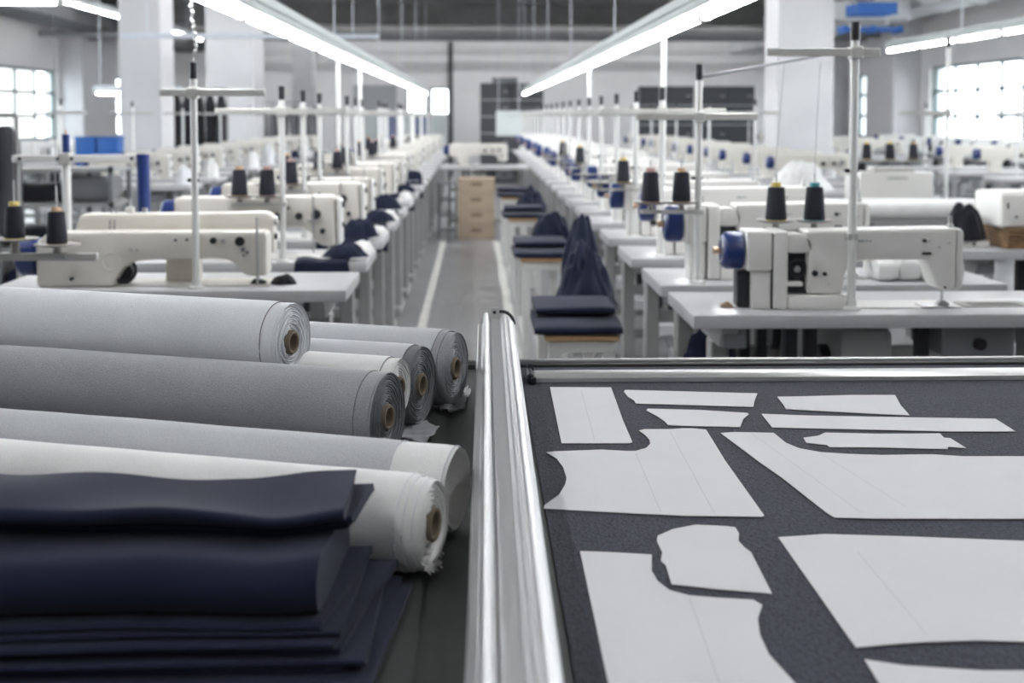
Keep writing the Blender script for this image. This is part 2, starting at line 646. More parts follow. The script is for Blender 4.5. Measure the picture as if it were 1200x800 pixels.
light_row(-0.95, 1.765, 4.1, 17, 'lamp row above the machines behind the fabric rolls',
          'long grey-green trunking holding the lamps above the machines behind the fabric rolls')
light_row(0.945, 1.765, 4.1, 17, 'lamp row above the machines behind the cutting table',
          'long grey-green trunking holding the lamps above the machines behind the cutting table')
light_row(5.35, 2.19, 4.4, 10, 'lamp row hanging in front of the grid windows',
          'grey trunking holding the lamps in front of the grid windows', 3)
light_row(-5.6, 2.90, 15.6, 9, 'high lamp row near the dark ceiling beam',
          'grey trunking holding the high lamps near the dark ceiling beam', 3)
# unseen lamp rows added over the cutting table to brighten the foreground
for i, x in enumerate((-1.1, 1.3)):
    light_row(x, 2.75, -2.3, 6, ('added lamp row high above the fabric rolls', 'added lamp row high above the paper patterns')[i],
              ('trunking of the added lamps high above the fabric rolls', 'trunking of the added lamps high above the paper patterns')[i], 2.5)
for x, w in ((-6.9, 'beside the wall windows beyond the rolls'), (-3.1, 'between the columns and the fabric-roll row'), (3.0, 'between the column and the cutting-table row'),
             (7.2, 'beside the grid windows')):  # ceiling rows added out of view to raise the hall's brightness
    light_row(x, 3.74, 3.0, 18, 'added ceiling lamps ' + w, 'ceiling trunking of the added lamps ' + w, 50)
for y, w in ((31.4, 'just behind the deep ceiling beam'), (32.8, 'nearest the far wall')):  # hidden lamps added behind the beam to brighten the far wall
    for k in range(14):
        fixture(-8.2 + 1.215 * k + 1.2, y, 3.80, R(90), '%s added crosswise ceiling lamp from the wall windows, %s' % (ORD[k], w), 'added crosswise ceiling lamps ' + w)
# cross conduits with a lamp
for (y, xa, xb, z, lab) in [(9.0, -4.2, -0.99, 2.215, 'pale conduit crossing above the column, carrying one lamp'),
                            (13.2, -3.6, -0.99, 2.14, 'pale thin conduit crossing in front of the broad column')]:
    t = thing('cable_conduit', lab, 'conduit', (xa, y, z))
    MB().box(0, xb - xa, -.02, .02, 0, .05, .004, 1).build('channel', 'conduit', t)
    for k in (.1, .5, .9):
        MB().cyl(((xb - xa) * k, 0, .05), ((xb - xa) * k, 0, ZC - z), .006, n=6).build('hanger_rod', 'conduit', t)
fixture(-2.84, 9.0, 2.138, R(90), 'lamp hanging crosswise on the pale conduit', None)
t = thing('cable_conduit', 'short drop conduit above the low crosswise lamp', 'conduit', (-5.25, 17.8, 1.736))
MB().box(0, 1.2, -.02, .02, 0, .03, .004, 1).build('channel', 'conduit', t)
for k in (.1, 1.1):
    MB().cyl((k, 0, .03), (k, 0, ZC - 1.736), .006, n=6).build('hanger_rod', 'conduit', t)
fixture(-4.05, 17.8, 1.66, R(90), 'low crosswise lamp beside the slim column', None)

# ------------------------------------------------------------------ cutting table
TZ = 0.86
TYF = 2.535
t = thing('cutting_table', 'long cutting table with dark green-grey top and aluminium edge profile', 'table', (0, 0, 0))
MB().box(-1.75, 2.3, -1.2, TYF - .03, TZ - .035, TZ, .003, 1).build('table_top', 'table_green', t)
for xa, xb in ((-1.75, .0), (.086, 2.3)):
    MB().box(xa, xb, TYF - .03, TYF - .002, TZ - .06, TZ + .008, .002, 1).build('edge_profile', 'rubber', t)
    MB().box(xa, xb, TYF - .002, TYF + .008, TZ - .06, TZ + .013, .002, 1).build('edge_lip', 'aluminium', t)
for x in (-1.65, 0.3, 2.2):
    for y in (-1.1, 2.42):
        MB().box(x - .03, x + .03, y - .03, y + .03, 0, TZ - .035, .004, 1).build('leg', 'frame_grey', t)
for y in (-1.1, 2.42):
    MB().box(-1.62, 2.17, y - .02, y + .02, TZ - .11, TZ - .036, .003, 1).build('apron', 'frame_grey', t)
for x in (-1.65, 0.3, 2.2):
    MB().box(x - .02, x + .02, -1.07, 2.39, .18, .23, .003, 1).build('stretcher', 'frame_grey', t)

# navy cloth spread out for cutting
t = thing('denim_spread', 'dark navy cloth spread flat on the cutting table under the paper patterns', 'cloth', (1.15, .7, TZ))


def spread(u, v):
    x = -1.062 + 2.182 * u
    y = -1.6 + (TYF - .035 - .7 + 1.6) * v
    return (x, y, 0.0035 + 0.0004 * nz(x * 9, y * 9))


m = MB().grid(spread, 60, 60)
m.build('top_layer', 'denim', t, 1.2)
MB().box(-1.062, 1.12, -1.6, TYF - .736, 0.0002, .0024).build('lower_layer', 'denim', t, 0)
CLZ = TZ + 0.0042

# clamp bar at the far end of the spread
t = thing('clamp_bar', 'bright metal clamp bar across the far end of the navy cloth', 'clamp bar', (0, 0, CLZ))
xs = 0.108
m = MB().prism([(2.352, 0), (2.405, 0), (2.405, .010), (2.400, .0135), (2.362, .0135), (2.352, .008)], xs, 2.27, 'x', .001)
m.build('bar', 'bar_light', t)
MB().box(xs - .012, xs - .001, 2.347, 2.412, 0, .017, .003, 1).build('end_cap', 'dark_plastic', t)
MB().cyl((xs - .010, 2.415, .014), (xs + .002, 2.415, .014), .0105, n=14).build('end_knob', 'dark_plastic', t)
MB().box(xs - .006, xs + .004, 2.336, 2.3465, .0, .012, .002, 1).build('clip', 'dark_plastic', t)

# aluminium track between rolls and patterns
TRK = R(-0.46)
t = thing('aluminium_track', 'long ribbed aluminium track lying between fabric rolls and paper patterns', 'track', (0, 0, TZ + .0006), TRK)
X0 = -0.0165
prof = [(0, 0), (0, .064), (.002, .067), (.009, .067), (.011, .070), (.0125, .086), (.0145, .090), (.0175, .091),
        (.0205, .089), (.0225, .083), (.0235, .072), (.026, .071), (.028, .076), (.031, .077), (.044, .077), (.046, .0765),
        (.0475, .080), (.050, .085), (.053, .085), (.0545, .081), (.056, .080), (.059, .083), (.062, .083),
        (.064, .079), (.067, .078), (.070, .0765), (.0735, .072), (.076, .066), (.0765, .060), (.0765, 0)]
MB().prism([(X0 + a, b) for a, b in prof], -0.6, 2.64, 'y').build('profile', 'aluminium', t, 0.5)
MB().prism([(X0 + .027, .02), (X0 + .046, .02), (X0 + .046, .094), (X0 + .043, .100), (X0 + .030, .100), (X0 + .027, .096)],
           2.641, 2.647, 'y').build('end_plate', 'bar_light', t)
MB().cyl((X0 + .0345, 2.638, .091), (X0 + .0345, 2.6425, .091), .0035, n=12).build('screw_hole', 'dark_plastic', t)
pts = []
for k in range(9):
    a = R(100) - R(100) * k / 8
    pts.append((X0 + .049 + .026 * math.cos(a), 2.632, .066 + .028 * math.sin(a)))
MB().tube(pts, .0035, 8).build('rubber_seal', 'rubber', t)


# ------------------------------------------------------------------ paper patterns
def pattern(pix, label, lines=(), lift=0.0):
    P = [plane_pt(x, y, CLZ + .0006) for x, y in pix]
    c = sum(P, Vector()) / len(P)
    c.z = CLZ
    t = thing('paper_pattern', label, 'paper pattern', c, 0, 'paper patterns on the navy cloth')
    # denser outline, a hair of edge lift
    m = MB()
    dense = []
    for a, b in zip(P, P[1:] + P[:1]):
        n = max(1, int((b - a).length / .03))
        for k in range(n):
            dense.append(a.lerp(b, k / n))
    bm = m.bm
    top = [bm.verts.new((p.x - c.x, p.y - c.y, .0012)) for p in dense]
    bot = [bm.verts.new((p.x - c.x, p.y - c.y, .0004)) for p in dense]
    bm.faces.new(top)
    bm.faces.new(bot[::-1])
    n = len(dense)
    for k in range(n):
        bm.faces.new((top[k], bot[k], bot[(k + 1) % n], top[(k + 1) % n]))
    bmesh.ops.recalc_face_normals(bm, faces=bm.faces)
    m.build('sheet', 'paper', t, 0)
    for (a, b) in lines:
        p, q = plane_pt(*a, CLZ) - c, plane_pt(*b, CLZ) - c
        d = (q - p).normalized()
        s = Vector((-d.y, d.x, 0)) * .00035
        m = MB()
        vs_ = [m.bm.verts.new((v.x, v.y, .00135)) for v in (p + s, p - s, q - s, q + s)]
        m.bm.faces.new(vs_)
        bmesh.ops.recalc_face_normals(m.bm, faces=m.bm.faces)
        m.build('pencil_line', 'pencil', t, 0)


pattern([(644.5, 453.7), (716, 454), (722, 470), (730, 492.5), (741, 518), (738, 519.3), (658, 519.5)],
        'white rectangular paper pattern beside the aluminium track and clamp bar', [((681, 458), (697, 517))])
pattern([(733, 457), (810, 459), (887.5, 461), (884, 470), (883, 477), (820, 475), (745, 473), (743, 469), (736, 465), (731, 459)],
        'longer of two white strip patterns with slanted ends near the clamp bar')
pattern([(759, 479), (820, 480.5), (876, 484), (877.5, 485.5), (871, 491), (867.5, 500.5), (800, 499), (782.5, 498), (779, 494),
         (770, 487.5), (757.5, 481)], 'short white strip pattern just above the bodice piece')
pattern([(749, 504.5), (755, 503), (785, 503), (800, 502), (812, 502), (827.5, 503.5), (850, 540), (895.5, 604), (893, 605.5),
         (805, 604.5), (700, 599.5), (637, 596), (637.5, 592.5), (655, 580), (662.5, 567.5), (664, 560), (660, 547.5),
         (652.5, 537.5), (640, 530), (650, 529), (705, 527), (732.5, 528.5), (745, 528.5), (757.5, 525), (762, 520), (761, 515),
         (756, 509.5)], 'white bodice pattern with two curved armhole cuts and pencil lines',
        [((785, 506), (837, 602)), ((745, 532), (774, 600))])
pattern([(844.5, 507.5), (860, 506.4), (906.8, 507.3), (912.4, 512), (921, 519), (936.5, 525.4), (962, 530), (993, 532),
         (1033, 533.3), (1092, 532.5), (1129, 534.8), (1200, 534.8), (1260, 536), (1275, 609), (1200, 608), (1027, 607.6),
         (978, 606.5), (969, 601), (916.7, 560), (888, 540), (860, 519)],
        'long white trouser pattern with a pointed corner and curved crotch edge',
        [((880, 508), (1010, 602)), ((960, 531), (1062, 595))])
pattern([(911, 465), (939, 464.5), (996, 463), (1049, 463), (1055.5, 475), (1066, 486.6), (1018.7, 484.6), (921, 479.5), (918, 474)],
        'white pattern strip widening to one slanted end next to the clamp bar')
pattern([(892.6, 485), (945, 487), (1058, 489), (1166.6, 490.8), (1190, 505.6), (1115, 505.6), (905, 501)],
        'longest narrow white waistband pattern with straight edges')
pattern([(941.6, 513), (959, 510.7), (967, 507), (1030, 508.4), (1101.4, 508), (1106.5, 513), (1113.6, 513.5), (1123.5, 519.7),
         (1132, 525), (1110.8, 523.4), (1110.8, 526.3), (1030, 524.3), (972, 524), (969, 521.4), (945, 519)],
        'white strip pattern with notched corners between waistband and trouser pieces')
pattern([(770.7, 628), (789, 620), (815, 615), (850, 616.6), (861.6, 618), (866, 625), (865.4, 634), (873, 642), (880, 647),
         (904.6, 695.5), (845, 690.8), (787, 684.7), (780, 662), (774.4, 657.7), (776, 647), (769.7, 634)],
        'small white sleeve-like pattern with rounded cap and notches')
pattern([(679.7, 646), (719, 647.4), (763.7, 650), (763.7, 669), (770.7, 681), (784.7, 691.7), (808, 698), (840.7, 700.6),
         (882.7, 703), (893.4, 709), (888, 725), (890.6, 744), (901, 767), (929, 797.7), (960, 830), (1000, 880), (730, 880)],
        'large white front pattern with curved neckline and armhole', [((808, 702), (846, 810)),])
pattern([(912, 629.7), (966.7, 626), (1060, 628.7), (1200, 634), (1290, 638), (1330, 760), (1200, 752), (1144, 750.5),
         (1083, 752.4), (1036.7, 755.7), (1003, 759)],
        'biggest white panel pattern with a broad straight slanted side', [((1005, 648), (1087, 746))])
pattern([(1013, 773), (1060, 780), (1153, 786), (1200, 786), (1320, 790), (1340, 880), (1080, 880)],
        'white pattern with a shallow curved edge below the biggest panel')

# ------------------------------------------------------------------ fabric rolls
ROLL_A = R(20)


def fabric_roll(label, x, y, r, length, cloth, z=None, ang=ROLL_A, core=0.0172, steps=((.028, .0015),), cloth2=None, seed=0,
                rough_end=0.0035, cloth_end=None, recess=0.0, edge_m='cloth_darkgrey', fray=0, seam=None, core_m='cardboard_core'):
    """right end centre at (x, y); axis runs left and away"""
    z = TZ + r + .0020 if z is None else z
    t = thing('fabric_roll', label, 'fabric roll', (x, y, z), -ang, 'fabric rolls on the cutting table')
    rnd = random.Random(seed)
    NA = 88
    # outer wrap: along -x from the last step to the far end
    st = steps[-1][0]

    def rad(a, xx):
        return 0.0010 * nz(math.cos(a) * 1.3 + seed, math.sin(a) * 1.3, xx * 3) + 0.0006 * nz(math.cos(a) * 3, math.sin(a) * 3 + seed, xx * 14)

    def surf(xa, xb, ra):
        def f(u, v):
            a = 2 * math.pi * u
            xx = xa + (xb - xa) * v
            e = .0012 * nz(math.cos(a) * 1.5, math.sin(a) * 1.5, seed + xa * 10)
            q = ra + rad(a, xx)
            if v == 0:
                q -= .0008
                xx += e
            return (xx, q * math.cos(a), q * math.sin(a))
        return f
    m = MB().grid(surf(-st, -length, r), NA, 48, True)
    # far end disc
    bm = m.bm
    m.cyl((-length - .0005, 0, 0), (-length + .001, 0, 0), r * .995, n=32)
    m.build('outer_wrap', cloth, t, 0.9)
    # annulus at each step + inner wraps protruding
    edge = st
    rr = r
    cl2 = cloth2 or cloth
    prev = None
    for i in range(len(steps) - 1, -1, -1):
        sx, dr = steps[i]
        rr -= dr
        nx = steps[i - 1][0] if i > 0 else 0.0
        mm = MB().grid(surf(-nx, -sx - .02 - recess, rr), NA, 8, True)
        if recess and i == 0:
            mm.grid(surf(-nx, -sx - .02 - recess, rr - .0015), NA, 8, True)
        mm.build('inner_wrap', cl2, t, 0.9)
        ring = []
        for k in range(49):
            a = 2 * math.pi * k / 48
            q = rr + dr * .6 + rad(a, -sx)
            ring.append((-sx + .0005 + .0012 * nz(math.cos(a) * 1.5, math.sin(a) * 1.5, seed - sx * 10), q * math.cos(a), q * math.sin(a)))
        MB().tube(ring, .0007, 5).build('wrap_edge', edge_m, t)
    # end face of wound layers: irregular rings
    NR = 13
    radii = [core + .0015 + (rr - core - .0015) * k / NR for k in range(NR + 1)]
    offs = [rough_end * (rnd.random() - .35) for _ in range(NR + 1)]

    def face(u, v):
        a = 2 * math.pi * u
        j = round(v * NR * 4)
        i = min(j // 4, NR - 1)
        ph = j - 4 * i
        # each wound layer: rounded lip, then a gap down to the next one
        fr_ = (0.0, .18, .52, .80, 1.0)[ph]
        dep = (-.0055, -.0006, 0.0, -.0010, -.0055)[ph]
        q = radii[i] + (radii[i + 1] - radii[i]) * fr_
        w = v * NR
        o = dep + rough_end * (.8 * nz(math.cos(a) * 1.1 + i * .9, math.sin(a) * 1.1, seed) + .35 * nz(math.cos(a) * 2.6 + i * 1.7, math.sin(a) * 2.6, seed) - .3)
        env = 4 * v * (1 - v)
        dy = .028 * rr * env * (nz(seed * 1.1, math.cos(a), math.sin(a)) + .7 * nz(w * .6, seed, math.cos(a) * .8))
        q += dy
        if j >= NR * 4:
            o, q = -.002, radii[-1]
        return (o - .001, q * math.cos(a), q * math.sin(a))
    MB().grid(face, NA, NR * 4, True).build('wound_layers', cloth_end or cl2, t, 0.5, (-recess, 0, 0))
    # cardboard core tube
    mm = MB()
    n = 24
    prof = [(core - .004, -.12), (core - .004, .001), (core - .0025, .003), (core, .003), (core + .002, .0), (core + .002, -.02)]
    mm.lathe(prof, n, Matrix.Rotation(R(90), 4, 'Y'))
    cc = mm.build('core_tube', core_m, t, 0.6, (-recess, 0, 0))
    MB().cyl((-.119, 0, 0), (-.121, 0, 0), core - .002, n=20).build('core_shadow', 'cardboard_core', cc, 0)
    if fray:
        m2 = MB()
        for k in range(fray):
            a = R(-150) + R(95) * rnd.random()
            q = rr - .001 - .006 * rnd.random()
            L_ = .004 + .008 * rnd.random()
            p = Vector((-.004, q * math.cos(a), q * math.sin(a)))
            m2.tube([p, p + Vector((L_ * .7, .002 * (rnd.random() - .5), -.003 * rnd.random())), p + Vector((L_, .004 * (rnd.random() - .5), -.008 * rnd.random()))], .0009, 5)
        m2.build('frayed_edge', cl2, t)
    if seam:
        for sx in seam:
            m2 = MB()
            pts = []
            for k in range(17):
                a = R(60) + R(200) * k / 16
                q = r + rad(a, -sx) + .0003
                pts.append((-sx + .012 * math.sin(k / 16 * 2.2), q * math.cos(a), q * math.sin(a)))
            m2.tube(pts, .0009, 5)
            m2.build('wrap_edge', 'cloth_darkgrey', t)
    return t


fabric_roll('light grey fabric roll lying on top of the other rolls', -.287, 2.0, .064, 1.05, 'cloth_lightgrey', z=1.0045,
            steps=((.024, .0018),), seed=1.3, rough_end=.006)
fabric_roll('grey felt fabric roll directly below the top light grey roll', -.126, 1.82, .0655, 1.2, 'cloth_grey',
            steps=((.026, .0016),), cloth_end='cloth_darkgrey', seed=2.7, seam=(.685, .705))
fabric_roll('mid grey fabric roll with dark frayed end next to the rearmost roll', -.087, 2.04, .065, .92, 'cloth_midgrey',
            steps=((.016, .0025),), cloth2='cloth_darkgrey', seed=3.9)
fabric_roll('rearmost mid grey fabric roll, closest to the sewing machines', -.034, 2.172, .066, .82, 'cloth_midgrey',
            steps=((.012, .0028), (.024, .0015)), cloth2='cloth_grey', seed=5.1)
fabric_roll('short white fabric roll wedged between the grey felt and mid grey rolls', -.115, 1.928, .046, .155, 'cloth_white',
            z=.9475, steps=((.018, .002),), seed=6.4, core=.015)
fabric_roll('pale grey fabric roll with a white layer showing at its end by the track', -.022, 1.509, .0523, 1.15, 'cloth_midgrey',
            steps=((.004, .0012), (.071, .0016)), cloth2='cloth_white', seed=7.7, ang=R(18.5), recess=.034, edge_m='cloth_midgrey')
fabric_roll('white fabric roll with ragged end behind the folded navy cloth', -.046, 1.374, .053, 1.1, 'cloth_white',
            steps=((.008, .002), (.018, .0022), (.026, .0012)), seed=8.8, ang=R(18.0), rough_end=.008, edge_m='cloth_lightgrey', fray=26)


def scrap(label, pix, cloth, h=.006, seed=0):
    P0 = [plane_pt(x, y, TZ) for x, y in pix]
    c = sum(P0, Vector()) / len(P0)
    P = []
    for p, q in zip(P0, P0[1:] + P0[:1]):
        for k in range(5):
            v = p.lerp(q, k / 5)
            P.append(c + (v - c) * (1 + (.16 if h > .002 else .01) * nz(v.x * 130 + seed, v.y * 130)))
    m = MB()
    n = len(P)
    bm = m.bm
    NR = 6
    rings = []
    for j in range(NR + 1):
        s = j / NR
        rings.append([bm.verts.new(((p.x - c.x) * s, (p.y - c.y) * s, .002 + h * (.5 + nz((p.x - c.x) * s * 40 + seed, (p.y - c.y) * s * 40)) * (.4 + .6 * s)))
                      for p in P] if j else [bm.verts.new((0, 0, .002 + h * .5))])
    for k in range(n):
        bm.faces.new((rings[0][0], rings[1][k], rings[1][(k + 1) % n]))
    for j in range(1, NR):
        for k in range(n):
            bm.faces.new((rings[j][k], rings[j + 1][k], rings[j + 1][(k + 1) % n], rings[j][(k + 1) % n]))
    o = m.build('fabric_scrap', cloth, None, 1.0)
    sm = o.modifiers.new('thickness', 'SOLIDIFY')
    sm.thickness = .001
    o.location = (c.x, c.y, TZ)
    tag(o, label, 'fabric scrap')


scrap('grey torn fabric scrap lying under the end of the mid grey roll', [(470, 500), (500, 498), (513, 503), (509, 513), (495, 522), (478, 522), (462, 515)], 'cloth_grey')
scrap('dark crumpled fabric scrap under the rearmost roll end', [(520, 475), (540, 466), (549, 470), (545, 484), (528, 488), (515, 487)], 'cloth_darkgrey', .014, 3)
scrap('small pale frayed scrap beside the rearmost roll end', [(540, 462), (548, 458), (552, 466), (547, 474), (541, 472)], 'cloth_white', .012, 5)
scrap('pale grey paper sheet sticking out under the folded navy cloth', [(402, 690), (447, 686), (452, 690), (431, 800), (425, 860), (330, 860), (330, 700)], 'cloth_lightgrey', .001, 6)


# ------------------------------------------------------------------ folded navy cloth pile
def folded_cloth(label, x0, x1, y0, y1, z0, th, seed, top_amp=0.0, droop=0.0, front_round=1.0, bulge=0.0, skew=0.0):
    """one folded piece; front (small y) edge is the rounded fold"""
    NX, NP = 90, 40
    t_ = th / 2
    m = MB()

    def sec(s):
        # closed loop in (y, z): from back-bottom, forward, round the fold, back along the top
        L = 1.0
        a = s * 2
        rf = min(t_ * front_round, (y1 - y0) * .3)
        if s < .36:
            f = s / .36
            return (y1 + (y0 + rf - y1) * f, 0.0, 0)
        if s < .60:
            f = (s - .36) / .24
            ang = -math.pi / 2 - math.pi * f
            return (y0 + rf + rf * math.cos(ang) * 1.0, t_ + t_ * math.sin(ang), 1)
        if s < .95:
            f = (s - .60) / .35
            return (y0 + rf + (y1 - y0 - rf) * f, th, 2)
        f = (s - .95) / .05
        return (y1, th * (1 - f), 3)

    def f(u, v):
        x = x0 + (x1 - x0) * v
        y, z, k = sec(u)
        zt = z / th
        wob = .006 * nz(x * 3 + seed, zt * .5, seed) + .002 * nz(x * 7, seed, zt * .7)
        y += wob
        lift = top_amp * (nz(x * 2.6 + seed * 2, y * 5) * .7 + .45 * nz(x * 6.5, y * 9 + seed)) * zt
        z += lift
        if bulge:
            z += bulge * zt * math.exp(-((x - x0 - (x1 - x0) * .68) / .16) ** 2)
        # right end: ragged, sagging corner
        e = max(0.0, (x - (x1 - .07)) / .07)
        xx = x + ((y - (y0 + y1) / 2) * skew + .004 * nz(y * 9 + seed, zt * .5)) * v ** 8
        zz_ = z0 + z
        # the whole pile shares one gentle wave that fades towards the table
        zz_ += (zz_ - TZ) * (.12 * nz(x * 3.3 + .7, y * 3.5, .3) + .09 * nz(x * 8.3, y * 6, 2.2)) * (1 - .9 * e)
        return (xx, y, zz_)
    m.grid(f, NP, NX, True)
    # caps
    bm = m.bm
    bm.verts.ensure_lookup_table()
    for j in (0, NX):
        ring = [bm.verts[i * (NX + 1) + j] for i in range(NP)]
        try:
            bm.faces.new(ring if j else ring[::-1])
        except ValueError:
            pass
    bmesh.ops.recalc_face_normals(bm, faces=bm.faces)
    c = Vector(((x0 + x1) / 2, (y0 + y1) / 2, z0))
    bmesh.ops.translate(bm, vec=-c, verts=bm.verts)
    o = m.build('folded_cloth', 'cloth_navy', None, 1.1)
    o.location = c
    return tag(o, label, 'cloth', 'folded navy cloths in the pile')


XLF = -.95
zz = TZ + .002
lay = [(.0062, -.080, 1.085, .10), (.0058, -.100, 1.105, .18), (.0060, -.096, 1.10, .02),
       (.0058, -.106, 1.115, .13), (.0060, -.104, 1.108, .20), (.0058, -.116, 1.12, .06), (.0062, -.122, 1.125, .14)]
for i, (th, xr, yf, sk_) in enumerate(lay):
    folded_cloth('%s folded navy cloth counted from the bottom of the lower pile' % ORD[i], XLF, xr, yf, 1.328, zz, th, 3.1 + i * 1.7,
                 0.0, 0, skew=sk_)
    zz += th + .0006
th = .052
folded_cloth('thick folded navy cloth topping the lower pile, with a rounded front fold', XLF, -.138, 1.13, 1.322, zz, th, 9.4, 0, 0, 1.0, skew=.05)
zz += th + .001
for i, (th, xr, yf) in enumerate([(.007, -.118, 1.225), (.007, -.112, 1.215)]):
    folded_cloth('%s thin navy cloth pressed under the wavy topmost piece' % ORD[i], XLF, xr, yf, 1.325, zz, th, 15.2 + i * 2.1, 0, 0, skew=.1)
    zz += th + .0005
folded_cloth('topmost navy cloth of the pile with a wavy raised edge', XLF, -.125, 1.20, 1.328, zz, .014, 21.7, .009, 0, bulge=.003)


# ------------------------------------------------------------------ sewing stations
STZ = 0.78


def hide_first(proto_used, proto):
    if proto_used[0]:
        return copy_tree(proto)
    proto_used[0] = True
    return proto


class Proto:
    """builds a thing once, then hands out copies of it and its parts"""

    def __init__(s, fn):
        s.fn = fn
        s.o = None

    def put(s, loc, label, cat, group=None, rz=0.0, skip=()):
        if s.o is None:
            o = s.fn()
            s.o = o
            kids(o)
            for c in kids(o):
                kids(c)
        else:
            o = copy_tree(s.o, None, skip)
        o.location = loc
        o.rotation_euler = (0, 0, rz)
        o['label'] = label
        o['category'] = cat
        if group:
            o['group'] = group
        elif 'group' in o:
            del o['group']
        return o


def rounded(pts, r, n=4):
    """round the corners of an outline"""
    out = []
    N = len(pts)
    for i in range(N):
        p, a, b = Vector(pts[i]), Vector(pts[i - 1]), Vector(pts[(i + 1) % N])
        da, db = (a - p), (b - p)
        rr = min(r, da.length * .45, db.length * .45)
        q0, q1 = p + da.normalized() * rr, p + db.normalized() * rr
        for k in range(n + 1):
            t = k / n
            out.append(tuple(q0 * (1 - t) ** 2 + p * 2 * t * (1 - t) + q1 * t * t))
    return out


# origin: table-top level, wheel's outer face at x=0, machine runs to +x
def machine_direct_drive():
    t = thing('sewing_machine', 'x', 'sewing machine')
    w = MB().lathe([(0, -.004), (.030, -.004), (.046, .0), (.055, .008), (.057, .016), (.057, .058), (.050, .062), (0, .062)], 32,
                   Matrix.Translation((0, 0, .172)) @ Matrix.Rotation(R(90), 4, 'Y')).build('handwheel', 'blue_plastic', t)
    MB().cyl((-.026, 0, .172), (-.003, 0, .172), .010, n=14).build('wheel_nut', 'brass', w)
    MB().torus((-.002, 0, .172), .034, .0035, 'x', 24, 6).build('wheel_ring', 'steel', w)
    MB().box(.063, .142, -.062, .062, .114, .236, .010, 3).build('motor_housing', 'machine_white', t)
    MB().box(.082, .140, -.05, .05, 0, .113, .004, 2).build('motor_base', 'machine_white', t)
    MB().box(.042, .081, -.028, .03, .004, .112, .004, 1).build('belt_guard', 'dark_plastic', t)
    MB().prism(rounded([(-.006, .002), (.03, .002), (.03, .01), (.014, .02), (-.006, .008)], .003), -.03, -.01).build('pedal_hook', 'brass', t)
    MB().box(.1445, .188, -.066, .066, 0, .236, .009, 3).build('end_cover', 'machine_white', t)
    MB().box(.1400, .1446, -.055, .055, .002, .228).build('cover_joint', 'dark_plastic', t)
    MB().prism(rounded([(.189, .168), (.189, .226), (.236, .226), (.250, .205), (.258, .168)], .014), -.052, .03, 'y', .006).build('gear_cover', 'machine_white', t)
    MB().box(.189, .262, -.02, .05, .045, .166).build('drive_recess', 'dark_plastic', t)
    MB().torus((.222, -.030, .118), .026, .006, 'y').build('drive_wheel', 'dark_plastic', t)
    MB().cyl((.222, -.04, .118), (.222, -.02, .118), .010, n=12).build('drive_hub', 'steel', t)
    MB().box(.189, .236, -.055, -.02, .068, .082, .004, 2).build('drive_bracket', 'machine_white', t)
    body = [(.24, .236), (.68, .242), (.70, .242), (.70, .056), (.655, .056), (.640, .066), (.612, .140), (.59, .146), (.46, .146),
            (.40, .142), (.372, .122), (.362, .10), (.362, .043), (.250, .043), (.250, .165), (.262, .19)]
    MB().prism(rounded(body, .016), -.052, .055, 'y', .010).build('arm', 'machine_white', t, .7)
    MB().prism(rounded([(.702, .24), (.714, .24), (.724, .228), (.724, .064), (.716, .056), (.702, .056)], .006), -.046, .05, 'y', .006).build('face_plate', 'machine_white', t)
    MB().box(.188, .366, -.07, .085, 0, .042, .006, 2).build('bed', 'machine_white', t)
    MB().box(.366, .72, -.05, .10, 0, .0035, .001, 1).build('bed_plate', 'machine_white', t)
    MB().box(.60, .70, -.055, .02, .0035, .0055).build('needle_plate', 'steel', t)
    MB().prism(rounded([(.735, -.035), (.95, -.035), (.95, .075), (.735, .075)], .02), 0.0002, .0025, 'z').build('slide_plate', 'plate_grey', t)
    for k in range(3):
        MB().box(.765, .92, -.012 + .024 * k, -.004 + .024 * k, .0026, .0034).build('plate_slot', 'dark_plastic', t, 0)
    MB().cyl((.672, -.01, .006), (.672, -.01, .07), .0045, n=10).build('needle_bar', 'steel', t)
    MB().prism([(.655, .0056), (.692, .0056), (.692, .010), (.678, .02), (.666, .02)], -.02, 0).build('presser_foot', 'steel', t)
    MB().cyl((.690, -.02, .240), (.690, -.02, .275), .006, n=10).build('thread_post', 'steel', t)
    MB().box(.682, .698, -.03, -.012, .238, .252, .002, 1).build('post_base', 'bar_metal', t)
    for (x, z, r, mt) in [(.60, .205, .0055, 'dark_plastic'), (.612, .206, .0045, 'machine_grey'), (.27, .108, .009, 'dark_plastic'), (.30, .106, .006, 'dark_plastic'),
                          (.665, .064, .003, 'dark_plastic'), (.675, .20, .003, 'bar_metal'), (.645, .185, .003, 'bar_metal'), (.31, .075, .003, 'bar_metal')]:
        MB().cyl((x, -.062, z), (x, -.05, z), r, n=12).build('screw', mt, t)
    MB().box(.595, .622, -.058, -.05, .163, .170, .001, 1).build('vent_slot', 'dark_plastic', t)
    # worn maker's mark
    mk = MB()
    for (x, w_, h) in [(.402, .006, .006), (.411, .004, .008), (.417, .003, .005), (.423, .007, .004), (.433, .009, .003)]:
        mk.box(x, x + w_, -.0525, -.0515, .204 - h / 2, .204 + h / 2)
    mk.build('worn_marking', 'box_grey', t, 0)
    return t


